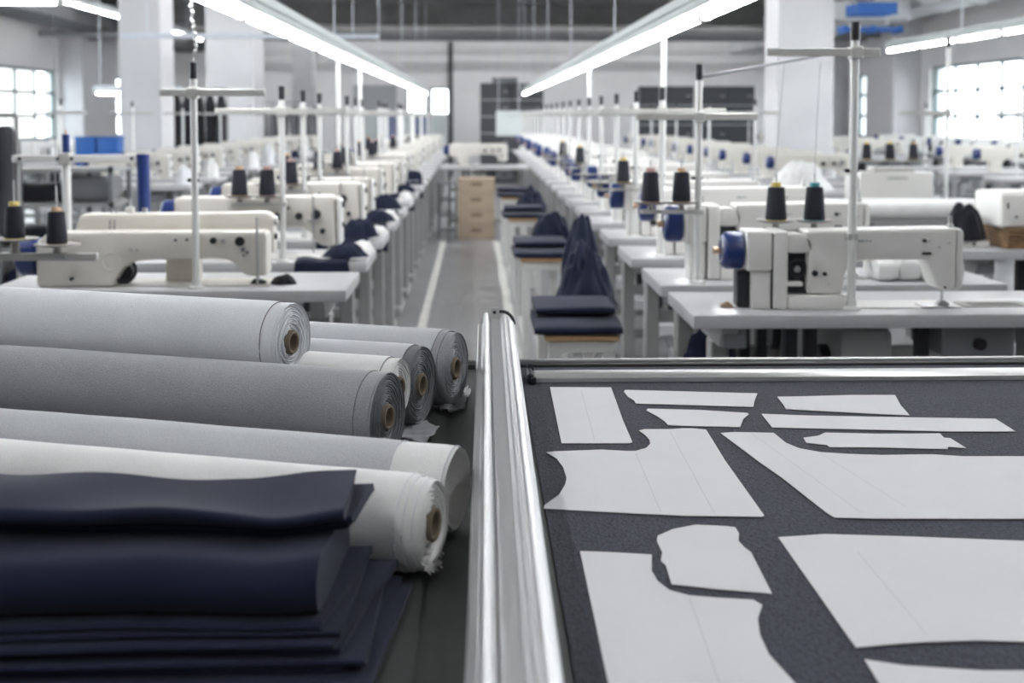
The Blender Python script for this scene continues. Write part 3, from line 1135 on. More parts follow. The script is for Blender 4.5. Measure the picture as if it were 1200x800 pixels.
def machine_long_arm():
    t = thing('sewing_machine', 'x', 'sewing machine')
    w = MB().lathe([(0, -.004), (.035, -.004), (.055, .0), (.064, .010), (.066, .02), (.066, .064), (.058, .070), (0, .070)], 32,
                   Matrix.Translation((0, 0, .098)) @ Matrix.Rotation(R(90), 4, 'Y')).build('handwheel', 'blue_plastic', t)
    MB().cyl((-.015, 0, .098), (-.003, 0, .098), .012, n=14).build('wheel_nut', 'steel', w)
    body = [(.078, .0), (.078, .150), (.12, .186), (.26, .186), (.34, .188), (.86 - .005, .188), (.855, .035), (.79, .035), (.77, .045), (.735, .085), (.70, .095), (.46, .092),
            (.40, .084), (.365, .060), (.345, .028), (.335, 0)]
    MB().prism(rounded(body, .018), -.075, .03, 'y', .012).build('front_casting', 'machine_cream', t, .7)
    MB().prism(rounded([(.18, .20), (.20, .240), (.62, .242), (.835, .246), (.862, .225), (.862, .10), (.80, .10), (.78, .17), (.30, .16), (.18, .16)], .018), .031, .115, 'y', .012).build('upper_arm', 'machine_cream', t, .7)
    MB().prism(rounded([(.485, 0), (.485, .10), (.60, .10), (.60, 0)], .008), .04, .11, 'y', .006).build('pillar', 'machine_cream', t)
    MB().box(.30, .86, -.06, .13, 0, .004, .001, 1).build('bed_plate', 'machine_cream', t)
    MB().torus((.365, -.045, .055), .040, .006, 'y', 28, 8).build('drive_wheel', 'dark_plastic', t)
    MB().prism(rounded([(.30, .002), (.37, .002), (.39, .045), (.37, .075), (.33, .06)], .01), -.02, .035).build('drive_recess', 'dark_plastic', t)
    MB().torus((.33, -.073, .086), .030, .004, 'y', 20, 6).build('winder_ring', 'machine_cream', t)
    for (x, z, r, mt) in [(.765, .155, .016, 'dark_plastic'), (.676, .158, .011, 'dark_plastic'), (.71, .156, .007, 'steel'), (.775, .128, .006, 'box_grey'), (.79, .118, .005, 'box_grey'),
                          (.778, .108, .004, 'box_grey'), (.55, .160, .0045, 'dark_plastic'), (.588, .161, .004, 'dark_plastic'), (.40, .128, .006, 'bar_metal'), (.42, .127, .006, 'bar_metal'),
                          (.20, .03, .006, 'dark_plastic')]:
        MB().cyl((x, -.09, z), (x, -.07, z), r, n=14).build('knob', mt, t)
    MB().cyl((.862, .05, .215), (.872, .05, .215), .016, n=16).build('side_knob', 'bar_metal', t)
    MB().cyl((.862, .05, .16), (.870, .05, .16), .010, n=12).build('side_knob', 'dark_plastic', t)
    MB().cyl((.825, -.095, .008), (.825, -.095, .238), .004, n=8).build('thread_rod', 'steel', t)
    MB().cyl((.825, -.094, .20), (.825, -.07, .20), .004, n=8).build('rod_bracket', 'steel', t)
    MB().cyl((.815, -.02, .006), (.815, -.02, .045), .005, n=8).build('needle_bar', 'steel', t)
    MB().prism([(.79, .0045), (.84, .0045), (.84, .010), (.82, .02), (.80, .02)], -.04, .0).build('presser_foot', 'dark_plastic', t)
    for x in (.30, .315):
        MB().torus((x, .075, .198), .048, .0025, 'x', 20, 6).build('cable_tie', 'box_grey', t)
    MB().box(.345, .372, .055, .085, .242, .262, .003, 1).build('thread_tower', 'machine_grey', t)
    MB().cyl((.358, .07, .262), (.358, .07, .288), .005, n=8).build('tower_pin', 'steel', t)
    MB().cyl((.41, .07, .242), (.41, .07, .258), .010, n=12).build('oil_cap', 'steel', t)
    mk = MB()
    return t


def machine_knobbed():
    t = thing('sewing_machine', 'x', 'sewing machine')
    w = MB().lathe([(0, -.004), (.04, 0), (.052, .010), (.054, .02), (.054, .055), (0, .058)], 24,
                   Matrix.Translation((0, 0, .175)) @ Matrix.Rotation(R(90), 4, 'Y')).build('handwheel', 'blue_plastic', t)
    MB().cyl((-.014, 0, .175), (0, 0, .175), .012, n=10).build('wheel_nut', 'steel', w)
    body = [(.06, .24), (.70, .246), (.705, .05), (.66, .05), (.63, .062), (.60, .110), (.56, .125), (.44, .125), (.32, .125), (.285, .10), (.28, 0), (.17, 0), (.165, .10),
            (.06, .11)]
    MB().prism(rounded(body, .016), -.055, .06, 'y', .010).build('arm', 'machine_cream', t, .7)
    MB().prism(rounded([(.707, .242), (.722, .235), (.728, .22), (.728, .06), (.707, .05)], .006), -.05, .055, 'y', .005).build('face_plate', 'machine_white', t)
    MB().box(.15, .72, -.06, .11, 0, .004, .001, 1).build('bed_plate', 'machine_white', t)
    for (x, z, r, mt) in [(.47, .165, .018, 'dark_plastic'), (.56, .168, .014, 'dark_plastic'), (.63, .175, .018, 'dark_plastic'), (.60, .15, .009, 'steel'), (.655, .11, .010, 'dark_plastic'),
                          (.52, .20, .006, 'box_grey'), (.24, .06, .006, 'box_grey')]:
        MB().cyl((x, -.075, z), (x, -.05, z), r, n=14).build('knob', mt, t)
    MB().cyl((.728, 0, .21), (.738, 0, .21), .012, n=12).build('side_knob', 'dark_plastic', t)
    MB().cyl((.728, 0, .13), (.738, 0, .13), .010, n=12).build('side_knob', 'dark_plastic', t)
    MB().cyl((.675, -.01, .005), (.675, -.01, .055), .005, n=8).build('needle_bar', 'steel', t)
    MB().cyl((.62, -.08, .03), (.62, -.08, .25), .004, n=8).build('thread_rod', 'steel', t)
    MB().cyl((.62, -.08, .20), (.62, -.05, .20), .004, n=8).build('rod_bracket', 'steel', t)
    MB().box(.655, .695, -.03, .01, .0045, .016, .003, 1).build('presser_foot', 'steel', t)
    return t


# origin: floor under the front left corner of the top; x right, y away from the aisle's near end
def sewing_table():
    L, D, H = 1.2, .5, STZ
    t = thing('sewing_table', 'x', 'table')
    MB().box(0, L, 0, D, H - .040, H, .004, 2).build('table_top', 'table_white', t)
    for x in (.09, L - .13):
        MB().box(x, x + .055, .20, .29, .06, H - .11, .005, 1).build('leg', 'frame_grey', t)
        MB().box(x - .005, x + .06, .03, D - .03, .025, .07, .006, 1).build('foot', 'frame_grey', t)
        MB().prism([(.04, H - .041), (.46, H - .041), (.40, H - .11), (.10, H - .11)], x + .004, x + .05, 'x').build('top_bracket', 'frame_grey', t)
    MB().box(.14, L - .12, .235, .265, .12, .17, .004, 1).build('cross_bar', 'frame_grey', t)
    MB().box(.14, L - .12, .22, .25, .48, .53, .004, 1).build('cross_bar', 'frame_grey', t)
    MB().box(.10, .17, .06, .18, H - .11, H - .041, .004, 1).build('switch_box', 'box_grey', t)
    MB().box(.46, .62, .10, .40, .40, H - .06, .02, 2).build('motor', 'frame_grey', t)
    MB().cyl((.43, .25, .58), (.459, .25, .58), .07, n=20).build('motor_pulley', 'dark_plastic', t)
    for x in (.30, .36, .70):
        MB().box(x, x + .035, .12, .16, .30, H - .041).build('drive_belt', 'dark_plastic', t)
    MB().box(.76, .98, .08, .36, H - .14, H - .045, .006, 1).build('drawer', 'box_grey', t)
    MB().cyl((.87, .06, H - .10), (.87, .08, H - .10), .018, n=14).build('drawer_knob', 'dark_plastic', t)
    MB().prism([(.05, .08), (.33, .15), (.33, .165), (.05, .095)], .42, .76, 'x').build('treadle', 'box_grey', t)
    MB().cyl((.66, .30, .15), (.62, .25, .48), .008, n=8).build('treadle_rod', 'steel', t)
    MB().box(.20, .34, .06, .3, .30, .36, .006, 1).build('tray', 'table_edge', t)
    return t


def stand_fn(height, barz, bar_a, bar_b, spool_bar=None, plates=(), cap='dark_plastic', r=.0115, top_arm=None):
    def fn():
        t = thing('thread_stand', 'x', 'thread stand')
        MB().cyl((0, 0, .004), (0, 0, height), r, n=14).build('pole', 'pole_white', t)
        MB().lathe([(0, 0), (.028, 0), (.028, .006), (.016, .012), (.016, .03), (0, .03)], 16).build('foot', 'pole_white', t)
        MB().cyl((0, 0, height + .0005), (0, 0, height + .055), r * 1.15, n=14).build('cap', cap, t)
        MB().box(bar_a, bar_b, -.020, -.013, barz - .012, barz + .012, .002, 1).build('cross_bar', 'bar_metal', t)
        MB().box(-.018, .018, -.026, .018, barz - .02, barz + .018, .003, 1).build('clamp', 'bar_metal', t)
        for x in (bar_a + .02, bar_b - .02, bar_a + (bar_b - bar_a) * .35):
            MB().cyl((x, -.024, barz), (x, -.012, barz), .004, n=8).build('eyelet', 'steel', t)
        MB().cyl((-r - .012, 0, height * .52), (r + .002, 0, height * .52), .006, n=10).build('set_screw', 'dark_plastic', t)
        if spool_bar:
            a, b, z, y = spool_bar
            MB().box(a, b, y - .008, y + .008, z - .014, z, .002, 1).build('spool_bar', 'bar_metal', t)
            MB().box(-.016, .016, min(0, y) - .012, max(0, y) + .012, z - .018, z + .002, .002, 1).build('bar_clamp', 'bar_metal', t)
            for px, pz in plates:
                p = MB().lathe([(0, 0), (.012, 0), (.010, .016), (.045, .020), (.060, .026), (.062, .029), (.050, .027), (.0, .026)], 28,
                               Matrix.Translation((px, y, z))).build('spool_plate', 'plate_grey', t)
                MB().cyl((px, y, z + .026), (px, y, z + .17), .003, n=8).build('spool_pin', 'steel', p)
        if top_arm:
            MB().cyl((0, 0, height + .01), top_arm, .0045, n=8).build('top_arm', 'box_grey', t)
        return t
    return fn


def spool_fn(tip):
    def fn():
        t = thing('thread_spool', 'x', 'thread spool')
        MB().lathe([(.0045, .002), (.031, .002), (.033, .006), (.0315, .03), (.026, .098), (.024, .103), (.0045, .104)], 24).build('wound_thread', 'thread_navy', t)
        MB().lathe([(.0045, .1045), (.0165, .1045), (.015, .117), (.0045, .117)], 16).build('cone_tip', tip, t)
        MB().lathe([(.0045, .0), (.0325, .0), (.0325, .0018), (.0045, .0018)], 20).build('cone_base', tip, t)
        return t
    return fn


DD, LA, KN, TB = Proto(machine_direct_drive), Proto(machine_long_arm), Proto(machine_knobbed), Proto(sewing_table)
SP = {k: Proto(spool_fn(k)) for k in ('cone_yellow', 'cone_tan', 'cone_teal', 'cone_pink')}
TIPW = {'cone_yellow': 'yellow', 'cone_tan': 'tan', 'cone_teal': 'teal', 'cone_pink': 'pink'}
S_GEN = Proto(stand_fn(.64, .595, -.26, .26, (-.20, .02, .235, .0), ((-.17, 0), (-.06, 0))))
S_BAR = Proto(stand_fn(.64, .595, -.26, .26))
S_PLAIN = Proto(stand_fn(.66, .60, -.22, .22))
ROWR = 'row behind the cutting table'
ROWL = 'row behind the fabric rolls'
FAR_SKIP = ('slide_plate', 'plate_slot', 'screw', 'worn_marking', 'vent_slot', 'pedal_hook', 'wheel_ring', 'eyelet', 'set_screw', 'treadle_rod', 'drawer_knob', 'presser_foot', 'drive_hub', 'cone_base',
            'rod_bracket', 'cover_joint', 'spool_pin', 'post_base')


def spool(x, y, z, tip, label, group=None, thread_to=None):
    o = SP[tip].put((x, y, z), label, 'thread spool', group)
    if thread_to:
        MB().tube([(0, 0, .115), (.0, 0, .2), Vector(thread_to) - Vector((x, y, z))], .0009, 5).build('thread_end', 'thread_line', o)
    return o


# --- first station behind the cutting table (nearest, full detail)
fy = 3.67
TB.put((.632, fy, 0), 'white sewing table, first in the %s' % ROWR, 'table', 'sewing tables of the ' + ROWR)
DD.put((.745, fy + .17, STZ), 'white sewing machine with blue handwheel, first in the %s' % ROWR, 'sewing machine',
       'sewing machines of the ' + ROWR)
nst = Proto(stand_fn(.80, .765, -.265, .07, (-.215, .012, .228, .165), ((-.190, 0), (-.070, .0)), r=.0125))
nst.put((1.122, fy + .10, STZ), 'tall white thread stand with black cap holding two navy spools beside the pattern table', 'thread stand')
spool(1.122 - .190, fy + .265, STZ + .255, 'cone_yellow', 'yellow-tipped navy spool above the first machine of the ' + ROWR,
      thread_to=(1.122 - .185, fy + .20, STZ + .74))
spool(1.122 - .070, fy + .265, STZ + .255, 'cone_teal', 'teal-tipped navy spool above the first machine of the ' + ROWR,
      thread_to=(1.122 - .075, fy + .20, STZ + .74))

# --- the rest of the row behind the cutting table
ys = [4.33] + [5.16 + .84 * k for k in range(20)]
s2 = Proto(stand_fn(.70, .575, -.22, .20, (-.20, .02, .255, .0), ((-.165, 0), (-.058, 0)), top_arm=(.50, .02, .80)))
for i, y in enumerate(ys):
    n = ORD[i + 1]
    far = y > 9
    sk = FAR_SKIP if far else ()
    TB.put((.632, y, 0), 'white sewing table, %s in the %s' % (n, ROWR), 'table', 'sewing tables of the ' + ROWR,
           skip=FAR_SKIP + ('tray', 'treadle', 'drive_belt') if far else ())
    o = DD.put((.672 + .02 * math.sin(i * 2.1), y + .195, STZ), 'white sewing machine with blue handwheel, %s in the %s' % (n, ROWR), 'sewing machine',
           'sewing machines of the ' + ROWR, skip=sk + ('belt_guard', 'pedal_hook', 'slide_plate', 'plate_slot'))
    o.scale = (1.0, 1.05, 1.13 + .04 * math.sin(i * 1.9))
    if i == 0:
        s2.put((.768, y + .055, STZ), 'white thread stand with a slanting top rod, second in the %s' % ROWR, 'thread stand')
    else:
        (S_GEN if i in (2, 3, 5, 7) else S_BAR).put((.762, y + .055, STZ), 'white thread stand with cross bar, %s in the %s' % (n, ROWR), 'thread stand', 'thread stands of the ' + ROWR, skip=sk)
    if y < 14:
        zs = STZ + (.282 if i == 0 else .262)
        px = .768 if i == 0 else .762
        tips = ['cone_pink', 'cone_tan'] if i == 0 else ['cone_tan', 'cone_yellow']
        offs = (-.165, -.058) if i == 0 else ((-.17, -.06) if i % 3 else (-.06,))
        for k, dx in enumerate(offs):
            if i and (i, k) not in ((2, 1), (3, 1), (5, 1), (7, 1)):
                continue
            spool(px + dx, y + .055, zs, tips[k], '%s-tipped navy spool on the %s stand of the %s' % (TIPW[tips[k]], n, ROWR), 'navy spools of the ' + ROWR)

# --- first station behind the fabric rolls
fy = 4.24
TB.put((-1.63, fy, 0), 'white sewing table, first in the %s' % ROWL, 'table', 'sewing tables of the ' + ROWL)
LA.put((-1.56, fy + .17, STZ), 'cream long-arm sewing machine with black ring, first in the %s' % ROWL, 'sewing machine')
lst = Proto(stand_fn(.70, .655, -.11, .24, None, ()))
lst.put((-.935, fy + .05, STZ), 'white thread stand with bare cross bar in front of the long-arm machine', 'thread stand')
# white cable dropping from the lamps to that stand
m = MB()
pts = []
for k in range(25):
    f = k / 24
    pts.append((-.935 + .012 * math.sin(f * 6) * (1 - f) + .004 * math.sin(f * 40), fy + .05, STZ + .758 + f * .24))
MB().tube(pts, .006, 6).build('power_cable', 'cable_white').location = (0, 0, 0)
cbl = bpy.data.objects['power_cable']
tag(cbl, 'white twisted cable hanging down to the bare thread stand', 'cable')
# low spool holder arm with two large spools
t = thing('spool_holder', 'low metal arm carrying two navy spools on round plates near the rolls', 'spool holder', (-1.36, 4.10, STZ))
MB().box(-.30, .155, -.012, .012, .118, .142, .003, 1).build('arm_bar', 'bar_metal', t)
MB().cyl((-.22, .0, -STZ + .02), (-.22, .0, .119), .011, n=12).build('post', 'pole_white', t)
MB().lathe([(0, 0), (.09, 0), (.09, .012), (.02, .02), (0, .02)], 24, Matrix.Translation((-.22, 0, -STZ))).build('base', 'box_grey', t)
for px, pz in ((-.105, .014), (.028, -.004)):
    p = MB().lathe([(0, 0), (.016, 0), (.013, .022 + pz), (.05, .026 + pz), (.072, .030 + pz), (.072, .034 + pz), (0, .032 + pz)], 28,
                   Matrix.Translation((px, 0, .142))).build('spool_plate', 'plate_grey', t)
    MB().cyl((px, 0, .174 + pz), (px, 0, .36 + pz), .003, n=8).build('spool_pin', 'steel', p)
MB().box(.02, .06, -.018, -.0125, .122, .138, .001, 1).build('bar_bracket', 'steel', t)
spool(-1.465, 4.10, STZ + .189, 'cone_yellow', 'navy thread spool with yellow tip on the low arm near the rolls', thread_to=(-1.47, 4.12, STZ + .62))
spool(-1.332, 4.10, STZ + .171, 'cone_tan', 'navy thread spool with tan tip on the low arm near the rolls', thread_to=(-1.34, 4.13, STZ + .9))
# white post with cross beam and blue grips
t = thing('thread_post', 'white post with wide cross beam and blue sleeves behind the long-arm machine', 'thread stand', (-1.52, 4.80, 0))
MB().cyl((0, 0, .02), (0, 0, 1.222), .016, n=16).build('pole', 'pole_white', t)
MB().lathe([(0, 0), (.10, 0), (.10, .014), (.02, .022), (0, .022)], 24).build('base', 'box_grey', t)
MB().cyl((0, 0, 1.2225), (0, 0, 1.29), .0145, n=16).build('sleeve', 'blue_plastic', t)
MB().cyl((0, 0, 1.2905), (0, 0, 1.305), .004, n=8).build('tip', 'cone_tan', t)
MB().box(-.19, .275, -.030, -.017, 1.186, 1.214, .003, 1).build('cross_beam', 'pole_white', t)
MB().box(-.022, .022, -.034, .02, 1.176, 1.222, .003, 1).build('clamp', 'bar_metal', t)
for x in (-.16, -.02, .03, .25):
    MB().cyl((x, -.034, 1.2), (x, -.028, 1.2), .006, n=10).build('eyelet', 'dark_plastic', t)
MB().cyl((.290, -.024, .985), (.290, -.024, 1.215), .024, n=20).build('hanging_sleeve', 'blue_plastic', t)
MB().box(.268, .30, -.028, -.018, 1.2155, 1.222, .001, 1).build('sleeve_hook', 'bar_metal', t)

# --- the rest of the row behind the fabric rolls
ys = [5.05 + .86 * k for k in range(20)]
for i, y in enumerate(ys):
    n = ORD[i + 1]
    far = y > 9
    sk = FAR_SKIP if far else ()
    TB.put((-1.63, y, 0), 'white sewing table, %s in the %s' % (n, ROWL), 'table', 'sewing tables of the ' + ROWL,
           skip=FAR_SKIP + ('tray', 'treadle', 'drive_belt') if far else ())
    o = KN.put((-1.27 + .02 * math.sin(i * 1.7), y + .17, STZ), 'cream sewing machine with dark knobs, %s in the %s' % (n, ROWL), 'sewing machine',
           'sewing machines of the ' + ROWL, skip=sk)
    o.scale = (1, 1.05, 1.04 + .05 * math.sin(i * 2.3))
    px = -.765 - .03 * (i % 3)
    S_GEN.put((px, y + .045, STZ), 'white thread stand with cross bar, %s in the %s' % (n, ROWL), 'thread stand', 'thread stands of the ' + ROWL, skip=sk)
    if y < 13:
        for k, dx in enumerate((-.17, -.06)):
            if (i * 5 + k) % 3 == 2:
                continue
            tip = ('cone_tan', 'cone_pink')[k]
            spool(px + dx, y + .045, STZ + .262, tip, '%s-tipped navy spool on the %s stand of the %s' % (TIPW[tip], n, ROWL), 'navy spools of the ' + ROWL)


# ------------------------------------------------------------------ cloth helpers for the hall
def heap(name, label, cat, x, y, z, rx, ry, h, cloth, seed, group=None, folds=1.0, p=3.0):
    """a crumpled garment lying in a heap, resting on z"""
    m = MB()
    NU, NV = 64, 26

    def f(u, v):
        a = 2 * math.pi * u
        k = math.sin(v * math.pi / 2)
        q = 1 + .22 * nz(math.cos(a) * 1.5 + seed, math.sin(a) * 1.5, v * 1.4) + folds * (.20 * abs(nz(math.cos(a) * 2.6, math.sin(a) * 2.6 + seed * .7, v * 2.2)) + .05 * nz(math.cos(a) * 6, math.sin(a) * 6 + seed, v * 3))
        zz_ = h * (1 - k ** p) * (1 + .22 * nz(math.cos(a) * k * 1.1 + seed * .37, math.sin(a) * k * 1.1, 3.3) + folds * (.26 * abs(nz(math.cos(a) * k * 2.3 + seed, math.sin(a) * k * 2.3, seed * .61)) + .05 * nz(math.cos(a) * k * 7, math.sin(a) * k * 7, seed * .3)) - .08 * folds)
        if v >= .999:
            zz_ = 0.0
        return (rx * k * q * math.cos(a), ry * k * q * math.sin(a), max(0, zz_) + .001)
    m.grid(f, NU, NV, True)
    bmesh.ops.remove_doubles(m.bm, verts=m.bm.verts, dist=1e-5)
    bmesh.ops.recalc_face_normals(m.bm, faces=m.bm.faces)
    o = m.build(name, cloth, None, 1.3)
    o.location = (x, y, z)
    return tag(o, label, cat, group)


def drape(label, x0, x1, y0, y1, z, hang, cloth, seed, group=None, amp=.012):
    """a cloth lying on a top and hanging over its front edge at y0"""
    W, D = x1 - x0, y1 - y0
    tot = D + hang

    def f(u, v):
        s = v * tot
        w = amp * (nz(u * W * 14 + seed, s * 9) * .8 + .5)
        xx = x0 + W * u + .02 * nz(s * 7, u * 2 + seed)
        if s < D:
            return (xx, y1 - s, z + .003 + max(0, w))
        d = s - D
        return (xx + .01 * nz(d * 8, seed), y0 - .006 - max(0, w) - .003, z + .003 - d * (1 + .15 * nz(u * 4, seed)))
    m = MB().grid(f, 24, 26)
    c = Vector(((x0 + x1) / 2, (y0 + y1) / 2, z))
    bmesh.ops.translate(m.bm, vec=-c, verts=m.bm.verts)
    o = m.build('draped_cloth', cloth, None, 1.3)
    o.location = c
    sm = o.modifiers.new('thickness', 'SOLIDIFY')
    sm.thickness = .003
    sm.offset = 1
    return tag(o, label, 'cloth', group)


def flat_pile(name, label, x0, x1, y0, y1, z, th, cloth, seed, group=None):
    """a folded garment lying flat, soft edges"""
    m = MB()

    def f(u, v):
        a = 2 * math.pi * u
        ca, sa = math.cos(a), math.sin(a)
        # rounded box section in y-z
        yy = math.copysign(abs(ca) ** .25, ca)
        zz_ = math.copysign(abs(sa) ** .6, sa)
        x = x0 + (x1 - x0) * v
        y = (y0 + y1) / 2 + (y1 - y0) / 2 * yy
        k = 1 - .25 * (abs(v - .5) * 2) ** 8
        zt = th / 2 + th / 2 * zz_ * k + (.14 * th * nz(x * 6 + seed, y * 6) if zz_ > 0 else 0)
        return (x + .008 * nz(y * 9, seed), y + .006 * nz(x * 9, seed), max(.0008, zt) + z)
    m.grid(f, 28, 30, True)
    bm = m.bm
    bm.verts.ensure_lookup_table()
    for j in (0, 30):
        ring = [bm.verts[i * 31 + j] for i in range(28)]
        bm.faces.new(ring if j else ring[::-1])
    bmesh.ops.recalc_face_normals(bm, faces=bm.faces)
    c = Vector(((x0 + x1) / 2, (y0 + y1) / 2, z))
    bmesh.ops.translate(bm, vec=-c, verts=bm.verts)
    o = m.build(name, cloth, None, 1.2)
    o.location = c
    return tag(o, label, 'cloth', group)


# ------------------------------------------------------------------ benches beside the aisle
def bench_fn():
    t = thing('wooden_bench', 'x', 'bench')
    H = .615
    MB().box(0, .25, 0, .85, H - .018, H, .003, 1).build('seat_board', 'wood', t)
    for x in (.012, .198):
        for y in (.02, .79):
            MB().box(x, x + .04, y, y + .04, 0, H - .06, .003, 1).build('leg', 'pole_white', t)
    for y in (.015, .805):
        MB().box(.010, .240, y, y + .03, H - .06, H - .019, .002, 1).build('apron', 'pole_white', t)
    for x in (.012, .21):
        MB().box(x, x + .028, .06, .79, .16, .19, .002, 1).build('stretcher', 'pole_white', t)
    return t


BN = Proto(bench_fn)
bz = .615
for i, y in enumerate((4.28, 6.62, 9.2, 11.6)):
    BN.put((.235, y, 0), 'wooden bench with white legs, %s along the aisle from the cutting table' % ORD[i], 'bench', 'benches beside the aisle')
    w = ('first', 'second', 'third', 'fourth')[i]
    flat_pile('folded_garment', 'lower navy folded garment on the %s aisle bench' % w, .20, .50, y - .01, y + .42, bz, .036, 'cloth_navy', i * 3.3 + 1, 'navy garments on the benches')
    flat_pile('folded_garment', 'upper navy folded garment on the %s aisle bench' % w, .21, .49, y + .17, y + .50, bz + .042, .032, 'cloth_navy', i * 2.3 + 4, 'navy garments on the benches')
    if i < 3:
        heap('garment_heap', 'crumpled dark navy garment heaped behind the folded ones on the %s aisle bench' % w, 'cloth', .43, y + .69, bz, .115, .15, .23 - .02 * i, 'cloth_navy',
             i * 5.1 + 2.4, 'navy garment heaps on the benches', folds=1.8, p=2.6)
t = thing('white_board', 'pale board lying on the first aisle bench behind the navy garments', 'board', (.27, 4.98, bz))
MB().box(-.03, .02, -.16, .13, 0, .015, .003, 1).build('panel', 'paper', t)
MB().box(-.03, .02, -.172, -.161, 0, .019, .002, 1).build('edge_strip', 'bar_metal', t)
# stool with a hanging garment
t = thing('work_stool', 'stool with navy garment hanging over it beside the second bench', 'stool', (.50, 5.98, 0))
MB().lathe([(0, .55), (.085, .55), (.09, .56), (.09, .572), (.085, .58), (0, .58)], 20).build('seat', 'wood', t)
for a in range(4):
    c_, s_ = math.cos(a * 1.571 + .785), math.sin(a * 1.571 + .785)
    MB().cyl((.09 * c_, .09 * s_, 0), (.06 * c_, .06 * s_, .549), .011, n=8).build('leg', 'frame_grey', t)
heap('garment_heap', 'tall navy garment heap on the stool between the aisle benches', 'cloth', .50, 5.98, .58, .085, .10, .27, 'cloth_navy', 17.2, folds=1.2, p=4)
heap('cloth_sack', 'full navy cloth sack standing on the floor under the sewing tables', 'sack', .79, 4.265, 0, .11, .06, .60, 'cloth_navy', 31.0, folds=.4, p=8)

# white bundles on the second table of the right row
for k in range(4):
    flat_pile('white_bundle', '%s white folded bundle from the machine head on the table behind it' % ORD[k], 1.405 + .078 * k, 1.475 + .078 * k, 4.40, 4.58, STZ, .075 + .006 * (k % 2), 'cloth_white',
              k * 2.9 + 40, 'white bundles on the second table')

# garments on the tables behind the fabric rolls
LD = [(5.05, -.72, -.50, .10), (5.91, -.74, -.50, .13), (6.77, -.66, -.47, .14), (7.63, -.66, -.47, .10), (9.35, -.66, -.46, .12), (11.07, -.68, -.46, .14)]
for i, (y, xa, xb, h) in enumerate(LD):
    k = round((y - 4.19) / .86)
    drape('navy cloth hanging off the %s table in the %s' % (ORD[k], ROWL), xa, xb, y + .002, y + .10, STZ, h, 'cloth_navy', i * 3.7, 'navy cloths on the ' + ROWL)
    heap('garment_heap', 'navy garment heap on the %s table in the %s' % (ORD[k], ROWL), 'cloth', -.52 - .02 * (i % 2), y + .062, STZ + .016, .085, .05, .055 + .03 * (i % 2), 'cloth_navy', i * 4.4 + 9, 'navy heaps on the ' + ROWL)
for i, (y, z, h) in enumerate([(5.05, STZ, .045), (5.91, STZ, .035), (6.77, STZ, .05), (8.49, STZ, .05)]):
    k = round((y - 4.19) / .86)
    heap('white_cloth', 'small white cloth heap on the %s table in the %s' % (ORD[k], ROWL), 'cloth', -.485, y + .41, z, .05, .06, h, 'cloth_white', i * 7.3 + 60, 'white heaps on the ' + ROWL)
heap('black_cap', 'small black cloth lump by the needle of the long-arm machine', 'cloth', -.66, 4.40, STZ, .045, .03, .03, 'cloth_black', 71)
for i, y in enumerate((5.3, 6.15)):
    heap('cloth_sack', ('low white cloth sack at the end of the second table', 'low white cloth sack at the end of the third table')[i] + ' behind the fabric rolls', 'sack', -.375, y + .30, 0, .05, .10, .27 - .03 * i, 'cloth_white', 80 + i * 4, folds=.6, p=7)


# ------------------------------------------------------------------ end of the aisle
def carton_fn():
    t = thing('carton', 'x', 'box')
    MB().box(0, .40, 0, .34, 0, .166, .004, 1).build('body', 'carton', t)
    MB().prism(rounded([(.14, .085), (.26, .085), (.26, .115), (.14, .115)], .014), -.0015, .001).build('handle_slot', 'cardboard_core', t)
    MB().box(-.001, .401, -.001, .341, .146, .1475).build('lid_seam', 'carton_tape', t, 0)
    return t


CT = Proto(carton_fn)
for k in range(4):
    CT.put((-.19 + .008 * math.sin(k * 3), 14.0, k * .1685), 'brown carton at the aisle end, %s from the floor' % ORD[k], 'box', 'stacked cartons at the aisle end')
o = TB.put((-.40, 14.55, 0), 'sewing table standing crosswise behind the stacked cartons', 'table')
o.scale = (.84, 1, 1)
KN.put((-.36, 14.72, STZ), 'cream sewing machine above the stacked cartons', 'sewing machine')
t = thing('shelf_rack', 'dark low shelf rack beside the stacked cartons', 'shelf', (-.415, 14.05, 0))
for x in (0, .19):
    for y in (0, .32):
        MB().box(x, x + .02, y, y + .02, 0, .62).build('post', 'box_grey', t, 0)
for z in (.08, .25, .42, .60):
    MB().box(.0, .21, 0, .34, z, z + .015).build('shelf_board', 'box_grey', t, 0)


def locker_fn(nc, nr, W, H):
    def fn():
        t = thing('metal_cabinet', 'x', 'cabinet')
        MB().box(0, W, .03, .5, 0, H, .005, 1).build('body', 'locker', t)
        for i in range(nc):
            for j in range(nr):
                d = MB().box(W * i / nc + .012, W * (i + 1) / nc - .012, .012, .0295, H * j / nr + .014, H * (j + 1) / nr - .014, .003, 1).build('door', 'locker', t)
                MB().box(W * (i + .8) / nc - .04, W * (i + .8) / nc + .04, .0, .0118, H * (j + .5) / nr - .012, H * (j + .5) / nr + .012).build('handle', 'locker_trim', d, 0)
        for j in range(1, nr):
            MB().box(0, W, .004, .0118, H * j / nr - .012, H * j / nr + .012).build('shelf_edge', 'locker_trim', t, 0)
        return t
    return fn


